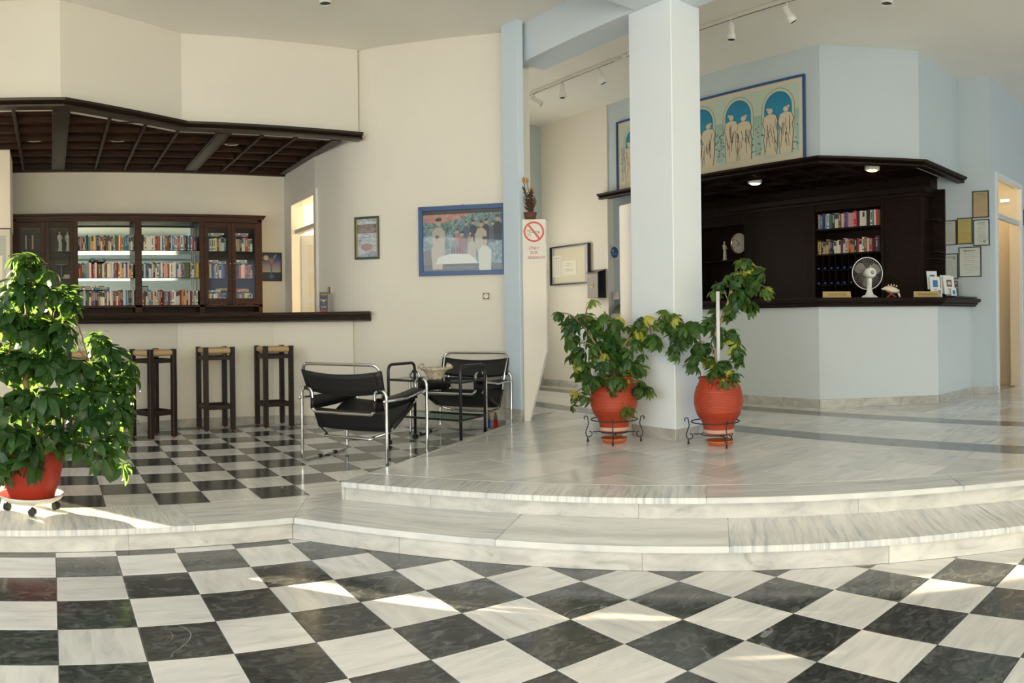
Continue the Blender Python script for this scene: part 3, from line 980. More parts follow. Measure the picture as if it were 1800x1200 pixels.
for nm, x0, x1 in (('third glazed door', 1.81, 2.035), ('fourth glazed door', 2.125, 2.36)):
    row(o0, 0, x0, x1, 1.979, .14, .165, .018, .030, 'top shelf behind ' + nm, 'books on the top shelf behind the ' + nm)
    row(o0, 0, x0, x1, 1.669, .14, .165, .018, .030, 'middle shelf behind ' + nm, 'books on the middle shelf behind the ' + nm)
    row(o0, 0, x0, x1, 1.361, .12, .145, .018, .030, 'bottom shelf behind ' + nm, 'books on the bottom shelf behind the ' + nm)
def P(n):
    return [p for p in PAL if p[0] == n][0]
def flat(x, z, w_, t, c, label, dx=0, group='books lying flat on the rows'):
    # lying on its side, spine to the viewer
    o = bpy.data.objects.new('book', BM[random.choice([0, 4]) if sum(P(c)[1]) < .9 else BM.index(BM[2])])
    COL.objects.link(o)
    o.scale = (t, .12, w_)
    o.rotation_euler = (0, PI / 2, 0)
    o.location = (x, 8.66, z + t)
    o.color = (*P(c)[1], 1)
    tag(o, label, 'book', group)
for a in ((.47, 1.855, .17, .022, 'black', 'black book lying flat, lower of two on the left bay middle row'),
          (.465, 1.878, .16, .020, 'blue', 'blue book lying flat, upper of two on the left bay middle row'),
          (.34, 1.538, .16, .024, 'white', 'white book lying flat at left end of the left bay bottom row'),
          (.335, 1.563, .13, .016, 'brown', 'brown book lying flat on a white one, left bay bottom row'),
          (.51, 1.538, .17, .024, 'blue', 'blue book lying flat mid row, left bay bottom shelf'),
          (.50, 1.563, .14, .022, 'cream', 'cream book lying flat on a blue one, left bay bottom row'),
          (1.81, 2.146, .16, .022, 'teal', 'teal book lying flat on top row behind third glazed door'),
          (1.81, 2.169, .20, .018, 'cream', 'cream book lying flat on a teal one behind third glazed door'),
          (2.15, 2.146, .15, .024, 'purple', 'purple book lying flat on top row behind fourth glazed door'),
          (2.14, 2.171, .16, .018, 'ivory', 'ivory book lying flat on a purple one behind fourth glazed door'),
          (1.81, 1.836, .12, .018, 'maroon', 'maroon book lying flat on middle row behind third glazed door'),
          (1.81, 1.855, .13, .020, 'ivory', 'ivory book lying flat on a maroon one behind third glazed door'),
          (1.93, 1.836, .10, .024, 'cream', 'cream book lying flat beside a maroon one behind third glazed door'),
          (2.13, 1.836, .16, .020, 'teal', 'teal book lying flat on middle row behind fourth glazed door'),
          (2.13, 1.857, .15, .022, 'white', 'white book lying flat on a teal one behind fourth glazed door'),
          (1.82, 1.508, .14, .018, 'white', 'white book lying flat on bottom row behind third glazed door'),
          (1.93, 1.527, .11, .022, 'yellow', 'yellow book lying flat on bottom row behind third glazed door'),
          (2.13, 1.508, .17, .020, 'tan', 'tan book lying flat on bottom row behind fourth glazed door'),
          (2.13, 1.529, .17, .016, 'red', 'red book lying flat on a tan one behind fourth glazed door')):
    flat(*a)
# carafes, statuettes and dishes behind the left doors
def statuette(name, label, loc, h, mat, group=None, seed=1):
    rnd = random.Random(seed)
    t = thing(name, label, 'statuette', loc, rnd.uniform(-.5, .5), group)
    w_ = h * .13
    m = MB()
    pr = [(w_ * 1.05, 0), (w_ * 1.05, .05 * h)]
    m.lathe([(1e-4, 0)] + pr + [(w_ * .9, .055 * h), (1e-4, .056 * h)], n=14, sm=False)
    m.build('base', mat, t)
    m = MB()
    n = 20
    v, f = [], []
    lv = [(0.05, .80), (.20, .72), (.40, .70), (.50, .62), (.60, .52), (.68, .72), (.77, .80), (.83, .60), (.86, .26), (.885, .22)]
    for zz, rr in lv:
        for k in range(n):
            a = 2 * PI * k / n
            fold = 1 + .10 * math.sin(a * 5 + zz * 6) * (1 if zz < .6 else .3)
            v.append((w_ * rr * fold * math.cos(a) * 1.05 + .02 * h * math.sin(zz * 5), w_ * rr * fold * math.sin(a) * .75, zz * h))
    for i in range(len(lv) - 1):
        for k in range(n):
            f.append((i * n + k, i * n + (k + 1) % n, (i + 1) * n + (k + 1) % n, (i + 1) * n + k))
    m.add(v, f, 0, True)
    hx = .02 * h * math.sin(4.5)
    m.ball((hx, 0, .94 * h), h * .052, sz=1.25)
    m.build('draped_figure', mat, t)
    m = MB()
    m.tube([(hx + w_ * .75, 0, .80 * h), (w_ * 1.0, -w_ * .2, .66 * h), (w_ * .4, -w_ * .85, .60 * h)], [h * .028, h * .024, h * .018], n=7)
    m.build('arm', mat, t)
    m = MB()
    m.tube([(hx - w_ * .75, 0, .80 * h), (-w_ * 1.05, -w_ * .1, .64 * h), (-w_ * .8, -w_ * .5, .50 * h)], [h * .028, h * .024, h * .018], n=7)
    m.build('arm', mat, t)
    return t
PALES = stone('pale_plaster', (.50, .46, .38), (.68, .63, .54))
statuette('statuette', 'pale draped woman statuette standing behind the second cabinet door', (.125, 8.70, 1.979), .225, PALES, None, 2)
statuette('statuette', 'pale draped figure statuette at right edge behind the second cabinet door', (.215, 8.70, 1.979), .225, PALES, None, 5)
def bottle(loc, label, name, prof, mat, cat='glassware'):
    o = MB().lathe(prof, n=18).build(name, mat, None, loc=loc)
    return tag(o, label, cat)
GL2 = thin_glass('cut_glass', (.80, .86, .88), 1.7)
for x, lb in ((.078, 'clear cut-glass decanter left of the pale draped woman statuette'), (.168, 'clear cut-glass decanter between the two pale statuettes')):
    bottle((x, 8.70, 1.979), lb, 'glass_decanter', [(1e-4, 0), (.012, 0), (.013, .02), (.009, .05), (.012, .08), (.008, .12), (.011, .15), (.006, .16), (1e-4, .165)], GL2)
for x, lb in ((-.26, 'slim twisted candle left behind the first cabinet door'), (-.185, 'slim twisted candle right behind the first cabinet door')):
    t = thing('twisted_candle', lb, 'candle', (x, 8.70, 1.979))
    MB().lathe([(1e-4, 0), (.022, 0), (.022, .01), (.007, .02), (.007, .03), (1e-4, .03)], n=16).build('holder', GL2, t)
    pr = [(1e-4, .03)] + [(.009 + .002 * math.sin(k * 1.9), .03 + k * .008) for k in range(20)] + [(1e-4, .195)]
    MB().lathe(pr, n=12).build('candle', solid('pinkish_wax', (.70, .45, .36), .5), t)
t = MB().lathe([(1e-4, 0), (.03, 0), (.055, .012), (.07, .02), (.066, .022), (.03, .01), (1e-4, .008)], n=24).build('dark_dish', solid('grey_metal', (.22, .24, .27), .25), None, loc=(.14, 8.72, 1.81))
tag(t, 'small dark dish on the middle shelf behind the second cabinet door', 'dish')
t = MB().bx(-.03, .03, -.03, .03, 0, .0).lathe([(1e-4, -.142), (.03, -.142), (.03, -.13), (.008, -.12), (.008, -.01), (.02, 0), (1e-4, 0)], n=16).build('dish_stand', solid('grey_metal', (.22, .24, .27), .25), None, loc=(.14, 8.72, 1.81))
tag(t, 'short metal stem stand under the small dark dish', 'stand')
t = thing('folded_napkins', 'pale pink folded napkins stacked behind the second cabinet door', 'napkins', (.21, 8.70, 1.669))
MB().bx(-.06, .05, -.05, .05, 0, .02).build('napkin', solid('pale_pink_cloth', (.66, .56, .52), .9), t, bevel=.006)
MB().prism([(-.05, -.045), (.045, -.045), (.045, .05)], .02, .045).build('napkin', solid('pale_pink_cloth', (.66, .56, .52), .9), t, bevel=.006)
t = thing('picture_postcard_frame', 'thin dark frame propped behind the books in the right mirrored bay', 'picture', (1.05, 8.80, 1.361))
MB().bx(0, .09, 0, .01, 0, .225).build('frame', BLACKM, t, bevel=.002)
MB().bx(.008, .082, -.002, .0, .01, .215).build('print', solid('pale_print', (.55, .66, .76), .6), t)
t = thing('picture_postcard_frame', 'thin dark frame propped behind the books in the left mirrored bay', 'picture', (.60, 8.80, 1.361))
MB().bx(0, .09, 0, .01, 0, .21).build('frame', BLACKM, t, bevel=.002)
MB().bx(.008, .082, -.002, .0, .01, .20).build('print', solid('pale_print', (.55, .66, .76), .6), t)

# ================================================================== THINGS ON THE BAR WALLS
def framed(name, label, loc, ang, w_, h, fw, fmat, art=None, depth=.022, glass=False, mount=None, cat='picture', group=None):
    t = thing(name, label, cat, loc, ang, group)
    fl_ = MB()
    y0, y1 = -depth, 0
    for p in ([(0, 0), (w_, 0), (w_ - fw, fw), (fw, fw)], [(0, h), (fw, h - fw), (w_ - fw, h - fw), (w_, h)],
              [(0, 0), (fw, fw), (fw, h - fw), (0, h)], [(w_, 0), (w_, h), (w_ - fw, h - fw), (w_ - fw, fw)]):
        fl_.vprism(p, y0, y1)
    fl_.build('frame', fmat, t, bevel=.0015)
    MB().bx(fw, w_ - fw, -depth * .35, -.001, fw, h - fw).build('mount', mount or PAPER, t)
    if art:
        art(t, fw, w_ - fw, fw, h - fw, -depth * .35)
    if glass:
        MB().bx(fw, w_ - fw, -depth * .75, -depth * .65, fw, h - fw).build('glass', GLASS, t)
    return t
def shape(pts, y, k=0):
    return MB().vprism(pts, y - .0006 - .0003 * k, y)
def ell(cx, cz, rx, rz, n=16, rot=0):
    return [(cx + rx * math.cos(2 * PI * k / n) * math.cos(rot) - rz * math.sin(2 * PI * k / n) * math.sin(rot), cz + rx * math.cos(2 * PI * k / n) * math.sin(rot) + rz * math.sin(2 * PI * k / n) * math.cos(rot)) for k in range(n)]
def mixmat(name, stops, sc=6, dist=2, scale=(1, 1, 1), rough=.6):
    t = NT(name)
    c = coords(t, scale)
    return t.fin(t.bsdf(t.ramp(noise(t, c, sc, 4, .6, dist), stops), rough))
# cocktail poster
def cocktail(t, x0, x1, z0, z1, y):
    W_, H_ = x1 - x0, z1 - z0
    X = lambda a: x0 + W_ * a
    Z = lambda a: z0 + H_ * a
    g = NT('poster_dusk_print')
    c = coords(g, kind='Generated')
    sp = g.n('ShaderNodeSeparateXYZ'); g.l(c, sp.inputs[0])
    gm = g.fin(g.bsdf(g.ramp(sp.outputs[2], [(0, (.45, .40, .34)), (.35, (.30, .26, .32)), (.65, (.06, .09, .22)), (1, (.02, .03, .06))]), .5))
    MB().bx(X(0), X(1), y - .001, y, Z(.30), Z(1)).build('print', gm, t)
    MB().bx(X(0), X(1), y - .001, y, Z(0), Z(.30)).build('print', solid('poster_slate', (.03, .045, .06)), t)
    blue = solid('poster_blue', (.02, .16, .33))
    shape([(X(.27), Z(.84)), (X(.47), Z(.50)), (X(.47), Z(.22)), (X(.53), Z(.22)), (X(.53), Z(.50)), (X(.73), Z(.84))], y - .001, 1).build('print', blue, t)
    shape([(X(.33), Z(.80)), (X(.50), Z(.52)), (X(.67), Z(.80))], y - .002, 2).build('print', solid('poster_rose', (.45, .12, .12)), t)
    shape([(X(.33), Z(.14)), (X(.5), Z(.04)), (X(.67), Z(.14)), (X(.5), Z(.25))], y - .001, 1).build('print', blue, t)
    shape(ell(X(.22), Z(.84), W_ * .13, W_ * .13), y - .002, 1).build('print', solid('poster_lemon', (.55, .50, .36)), t)
    shape([(X(.62), Z(.84)), (X(.74), Z(.98)), (X(.78), Z(.97)), (X(.66), Z(.83))], y - .001, 1).build('print', solid('poster_lemon', (.55, .50, .36)), t)
framed('cocktail_poster', 'black-framed poster of a blue cocktail glass beside the bar cabinet', (2.515, 8.898, 1.648), 0, .262, .345, .012, BLACKM, cocktail, .018)
# small gilt picture
def cafe_print(t, x0, x1, z0, z1, y):
    m = mixmat('cafe_scene_print', [(.25, (.16, .15, .20)), (.42, (.42, .44, .52)), (.55, (.66, .68, .76)), (.72, (.74, .62, .58))], 14, 1.2, (1, 1, 2.5))
    MB().bx(x0, x1, y - .001, y, z0, z1).build('print', m, t)
    MB().bx(x0, x1, y - .002, y - .001, z0 + (z1 - z0) * .62, z0 + (z1 - z0) * .86).build('print', mixmat('awning_print', [(.3, (.10, .10, .11)), (.6, (.40, .30, .30))], 20, 2), t)
    shape(ell((x0 + x1) / 2, z0 + (z1 - z0) * .26, (x1 - x0) * .30, (z1 - z0) * .10), y - .002, 1).build('print', solid('rose_table_print', (.48, .30, .33)), t)
gold = plain('gilt_frame', (.42, .30, .08), .3, .7)
A12 = math.atan2(W4[1] - W2[1], W4[0] - W2[0])   # the picture wall
t = framed('small_framed_print', 'small green and gilt framed street scene left of the large blue-framed picture', (2.968, 7.040, 1.760), A12, .256, .420, .022, solid('dark_green_frame', (.03, .045, .025), .3), cafe_print, .024, True)
for p in ((.020, .027, .02, .40), (.238, .245, .02, .40)):
    MB().bx(p[0], p[1], -.026, -.010, p[2], p[3]).build('gilt_slip', gold, t)
# big blue framed picture: a generic crowded terrace scene of the same colours
A34 = A12
def terrace(t, x0, x1, z0, z1, y):
    W_, H_ = x1 - x0, z1 - z0
    bl = solid('black_margin', (.02, .018, .014), .35)
    MB().bx(x0, x1, y - .001, y, z0, z1).build('margin', bl, t)
    a, b = z0 + H_ * .115, z1 - H_ * .065
    hh = b - a
    X = lambda u: x0 + W_ * u
    Z = lambda u: a + hh * u
    MB().bx(x0, x1, y - .002, y - .001, a, b).build('print', mixmat('foliage_print', [(.3, (.03, .07, .10)), (.5, (.16, .26, .30)), (.7, (.45, .48, .50))], 16, 1.5), t)
    shape([(X(0), Z(.86)), (X(.20), Z(.82)), (X(.42), Z(.88)), (X(.66), Z(1)), (X(0), Z(1))], y - .002, 1).build('print', mixmat('canopy_print', [(.3, (.40, .12, .13)), (.7, (.66, .40, .38))], 25, 1), t)
    k = 0
    rnd = random.Random(4)
    cols = [(.30, .26, .24), (.10, .12, .18), (.45, .20, .18), (.20, .24, .30), (.50, .42, .36), (.05, .06, .09), (.28, .14, .14)]
    def fig(u, v, s, c, hat=None, lean=0):
        nonlocal k
        k += 1
        cc = solid('figure_print_%d' % (cols.index(c) if c in cols else 9), c, .6)
        shape([(X(u - .045 * s), Z(v - .30 * s)), (X(u + .05 * s), Z(v - .30 * s)), (X(u + .055 * s + lean), Z(v + .02 * s)), (X(u + .02 * s + lean), Z(v + .08 * s)), (X(u - .02 * s + lean), Z(v + .08 * s)), (X(u - .055 * s + lean), Z(v + .02 * s))], y - .0026 - .0003 * k).build('print', cc, t)
        shape(ell(X(u + lean), Z(v + .14 * s), W_ * .020 * s, hh * .045 * s), y - .0030 - .0003 * k).build('print', solid('skin_print', (.56, .34, .26)), t)
        hc = solid('hat_print', (.035, .03, .03)) if hat else solid('hair_print', (.10, .06, .04))
        shape(ell(X(u + lean), Z(v + .185 * s), W_ * (.030 if hat else .020) * s, hh * .024 * s), y - .0033 - .0003 * k).build('print', hc, t)
    for u, v, s, ci, ht in ((.55, .68, .8, 1, 0), (.64, .70, .8, 5, 1), (.70, .56, .8, 4, 0), (.80, .70, .85, 5, 1), (.88, .66, .85, 1, 0), (.94, .74, 1.0, 5, 0),
                            (.44, .52, .9, 2, 0), (.50, .46, .9, 6, 1), (.40, .40, .8, 3, 0), (.60, .50, .7, 0, 0), (.20, .62, 1.5, 4, 1), (.74, .60, 1.2, 4, 0), (.62, .36, 1.0, 4, 0)):
        fig(u, v, s, cols[ci], ht)
    shape([(X(.16), Z(0)), (X(.20), Z(.14)), (X(.34), Z(.20)), (X(.58), Z(.19)), (X(.66), Z(.08)), (X(.70), Z(0))], y - .008).build('print', solid('tablecloth_print', (.70, .68, .66)), t)
    shape([(X(.02), Z(0)), (X(.0), Z(.26)), (X(.08), Z(.30)), (X(.12), Z(.02))], y - .008).build('print', solid('chair_print', (.14, .10, .08)), t)
    fig(.18, .30, 1.35, cols[4], 0)
    fig(.78, .22, 1.5, (.66, .64, .58), 0)
    for u in (.36, .39, .43, .46):
        shape([(X(u), Z(.22)), (X(u + .018), Z(.22)), (X(u + .016), Z(.33)), (X(u + .002), Z(.33))], y - .0085).build('print', solid('bottle_print', (.16, .04, .05)), t)
    text('LUNCHEON OF THE PARTY BOAT', .022, solid('title_print', (.35, .34, .30)), t, ((x0 + x1) / 2, y - .0015, z0 + H_ * .055), sp=1.35)
dx, dy = math.cos(A34), math.sin(A34)
BLUEF = plain('blue_frame_paint', (.022, .075, .22), .35)
t = framed('large_blue_framed_picture', 'large blue-framed picture of a crowded terrace party on the cream wall', (3.440, 6.566, 1.574), A34, .860, .662, .042, BLUEF, terrace, .034, True, solid('black_margin', (.02, .018, .014), .35))
MB().ball((.436, -.01, .668), .008).build('hanger', BRASS, t)
# switch and socket
SA = math.atan2(W2[1] - W1[1], W2[0] - W1[0])
t = thing('double_light_switch', 'cream double switch plate on the wall above the bar counter end', 'switch', (2.868, 7.55, 1.44), SA)
MB().bx(0, .085, -.010, 0, 0, .082).build('plate', CREAMP, t, bevel=.003)
MB().bx(.010, .052, -.012, -.009, .012, .070).build('recess', solid('brown_recess', (.10, .07, .03), .4), t)
MB().ball((.030, -.013, .052), .010, sy=.4).ball((.030, -.013, .028), .010, sy=.4).build('rocker', WHITEP, t)
t = thing('round_wall_socket', 'small square cream and brass wall socket below the blue-framed picture', 'socket', (3.875, 6.132, 1.332), A34)
MB().bx(0, .078, -.010, 0, 0, .078).build('plate', CREAMP, t, bevel=.003)
MB().bx(.010, .068, -.0125, -.009, .010, .068).build('recess', solid('brown_recess', (.10, .07, .03), .4), t)
MB().ycyl((.039, .039), .022, -.018, -.012).build('dial', WHITEP, t)
MB().bx(.037, .041, -.021, -.017, .037, .052).build('pointer', BLACKM, t)
# tilted card sign on the bar counter
def rent_sign(name, label, loc, ang, w_, h, group=None):
    t = thing(name, label, 'sign', loc, ang)
    nv = solid('navy_card', (.015, .025, .09), .4)
    m = MB().bx(-w_ / 2, w_ / 2, -.002, .002, 0, h)
    m.xf(Matrix.Rotation(-.10, 4, 'X'))
    m.build('card', nv, t)
    m = MB().bx(-w_ / 2, w_ / 2, -.0035, -.002, 0, h * .11)
    m.xf(Matrix.Rotation(-.10, 4, 'X')); m.build('red_band', solid('crimson_print', (.35, .02, .06), .4), t)
    m = MB().bx(-w_ / 2, w_ / 2, -.0035, -.002, h * .80, h * .97)
    m.xf(Matrix.Rotation(-.10, 4, 'X')); m.build('brown_band', solid('brown_print', (.10, .05, .03), .4), t)
    yl = solid('yellow_print', (.72, .52, .08), .5)
    for body, z, s in (('OLEO', .885, .26), ('RENT', .60, .34), ('A', .41, .22), ('CAR', .26, .30)):
        text(body, w_ * s, yl, t, (0, -.005 - (z * h) * -.10 * 1, z * h), sp=1.0, ext=.001)
    MB().bar((0, .003, h * .6), (0, .06, 0), .02, .003).build('prop', PAPER, t)
    return t
rent_sign('rental_card_sign', 'narrow navy card reading RENT A CAR standing on the bar counter', (2.74, 7.35, 1.246), -.40, .085, .205)

# far left: fridge front under the wall stub
t = thing('display_fridge', 'pale grey upright fridge with framed glass door at the far left', 'fridge', (-.78, 7.9, Z1))
MB().bx(0, .38, .03, .55, 0, 2.02).build('cabinet', plain('pale_grey_enamel', (.60, .59, .52), .4), t, bevel=.006)
m = MB()
for a in ((0, .38, 0, .06), (0, .38, 1.95, 2.02), (0, .05, .06, 1.95), (.335, .38, .06, 1.95)):
    m.bx(a[0], a[1], 0, .03, a[2], a[3])
d = m.build('door', plain('pale_grey_enamel_door', (.62, .60, .52), .4), t, bevel=.003)
MB().bx(.05, .335, .012, .018, .06, 1.95).build('pane', plain('frosted_grey_pane', (.42, .45, .42), .2), d)
MB().bx(.20, .30, .008, .012, 1.35, 1.75).build('notice', PAPER, d)
MB().tube(fil([(.31, 0, 1.5), (.31, -.03, 1.5), (.31, -.03, 1.42), (.31, 0, 1.42)], .01), .006).build('handle', CHROME, d)
struct('wall_bar_shelf_left', MB().bx(-1.9, -.62, 7.88, 8.3, 1.22, 1.25), WOODH)

# door behind the bar
t = structure('door_1', (2.82, 8.60, 0), -PI / 2)
m = MB()
m.bx(-.06, .012, -.015, .14, Z1, 2.59).bx(.788, .86, -.015, .14, Z1, 2.59).bx(.012, .788, -.015, .14, 2.518, 2.59)
m.build('door_frame', TRIMW, t, bevel=.004)
MB().bx(0, .80, .03, .10, 2.185, 2.235).build('transom', TRIMW, t, bevel=.003)
MB().bx(0, .80, .06, .066, 2.235, 2.53).build('transom_pane', GLASS, t)
# the open leaf stands inside the small room, hinged on the far side
lf = MB()
lf.bx(0, .74, 0, .035, Z1, 2.17)
leaf = put('door_leaf', lf.mesh('door_leaf', TRIMW, .003), t, (.03, .10, 0), R(52))
for a in ((.10, .64, 1.80, 2.05), (.10, .64, 1.44, 1.73), (.10, .64, 1.06, 1.37), (.10, .64, .30, .95)):
    MB().bx(a[0], a[1], -.004, .0, a[2], a[3]).build('panel', solid('cream_door_panel', (.74, .66, .50), .6), leaf, bevel=.002)
MB().tube(fil([(.69, -.01, 1.16), (.69, -.05, 1.16), (.60, -.05, 1.16)], .012), .008).build('handle', BRASS, leaf)
wall('wall_back_room', [(2.95, 9.9), (3.95, 9.9), (3.95, 7.75), (2.95, 7.75)], 0, 3.1, CREAM, .05)
struct('ceiling_back_room', MB().bx(2.95, 3.98, 7.72, 9.95, 2.9, 3.0), CEIL)
lamp('POINT', 'back_room_lamp', (3.5, 8.6, 2.5), 3.2, (1, .90, .74), .12)

# ================================================================== STOOLS
def make_stool():
    t = thing('rush_bar_stool', '', 'bar stool')
    s, h = .132, .80
    for sx in (-1, 1):
        for sy in (-1, 1):
            m = MB()
            x, y = sx * (s - .0), sy * (s - .0)
            m.bx(x - .0225, x + .0225, y - .0225, y + .0225, .012, h)
            l = m.build('leg', STOOLW, t, bevel=.004)
            MB().lathe([(.010, 0), (.013, .004), (.012, .014), (1e-4, .016)], (x, y, 0), 10).build('foot_cap', solid('red_brown_foot', (.28, .07, .04), .5), l)
    for z, hh in ((.695, .036), (.228, .040)):
        for a, b in (((-s, -s), (s, -s)), ((s, -s), (s, s)), ((s, s), (-s, s)), ((-s, s), (-s, -s))):
            MB().bar((a[0], a[1], z), (b[0], b[1], z), .022, hh).build('rail', STOOLW, t, bevel=.002)
    m = MB()
    n = 12
    v, f = [], []
    g = 13
    for top in (1, 0):
        for j in range(g):
            for i in range(g):
                u, w2 = -1 + 2 * i / (g - 1), -1 + 2 * j / (g - 1)
                e = max(abs(u), abs(w2))
                dg = abs(abs(u) - abs(w2))
                sag = .010 * (1 - e) - .004 * max(0, .12 - dg) / .12
                z = (h - .006 - sag + (-.012 * max(0, e - .88) / .12)) if top else (h - .060 - .012 * (1 - e) + .012 * max(0, e - .88) / .12)
                v.append((u * (s + .012), w2 * (s + .012), z))
    for top in (0, 1):
        b = top * g * g
        for j in range(g - 1):
            for i in range(g - 1):
                q = (b + j * g + i, b + j * g + i + 1, b + (j + 1) * g + i + 1, b + (j + 1) * g + i)
                f.append(q)
    ring = [i for i in range(g)] + [j * g + g - 1 for j in range(1, g)] + [(g - 1) * g + i for i in range(g - 2, -1, -1)] + [j * g for j in range(g - 2, 0, -1)]
    for k in range(len(ring)):
        a, b = ring[k], ring[(k + 1) % len(ring)]
        f.append((a, b, b + g * g, a + g * g))
    m.add(v, f, 0, True)
    m.build('rush_seat', RUSH, t)
    return t
sp = [((.93, 6.905), R(30), 'dark wooden bar stool with rush seat turned diagonally, second from the left'),
      ((1.585, 7.265), R(4), 'dark wooden bar stool with rush seat, third from the left, straw hanging below'),
      ((2.19, 7.315), R(3), 'dark wooden bar stool with rush seat, rightmost, beside the chrome chair'),
      ((.255, 6.74), R(14), 'dark wooden bar stool with rush seat half hidden behind the big plant')]
st0 = make_stool()
for k, (p, a, lb) in enumerate(sp):
    if k == 0:
        st0.location = (*p, Z1); st0.rotation_euler = (0, 0, a); st0['label'] = lb; st0['group'] = 'rush seated bar stools'
        so = st0
    else:
        so = dup(st0, (*p, Z1), a, lb, 'rush seated bar stools')
    if k == 1:
        for q in (((.02, -.10, .75), (.06, -.11, .71), (.03, -.11, .70)), ((-.02, -.10, .75), (-.05, -.12, .715), (-.08, -.12, .70)), ((.05, -.1, .745), (.075, -.11, .70))):
            MB().tube(q, .0022, 5).build('loose_straw', RUSH, so)

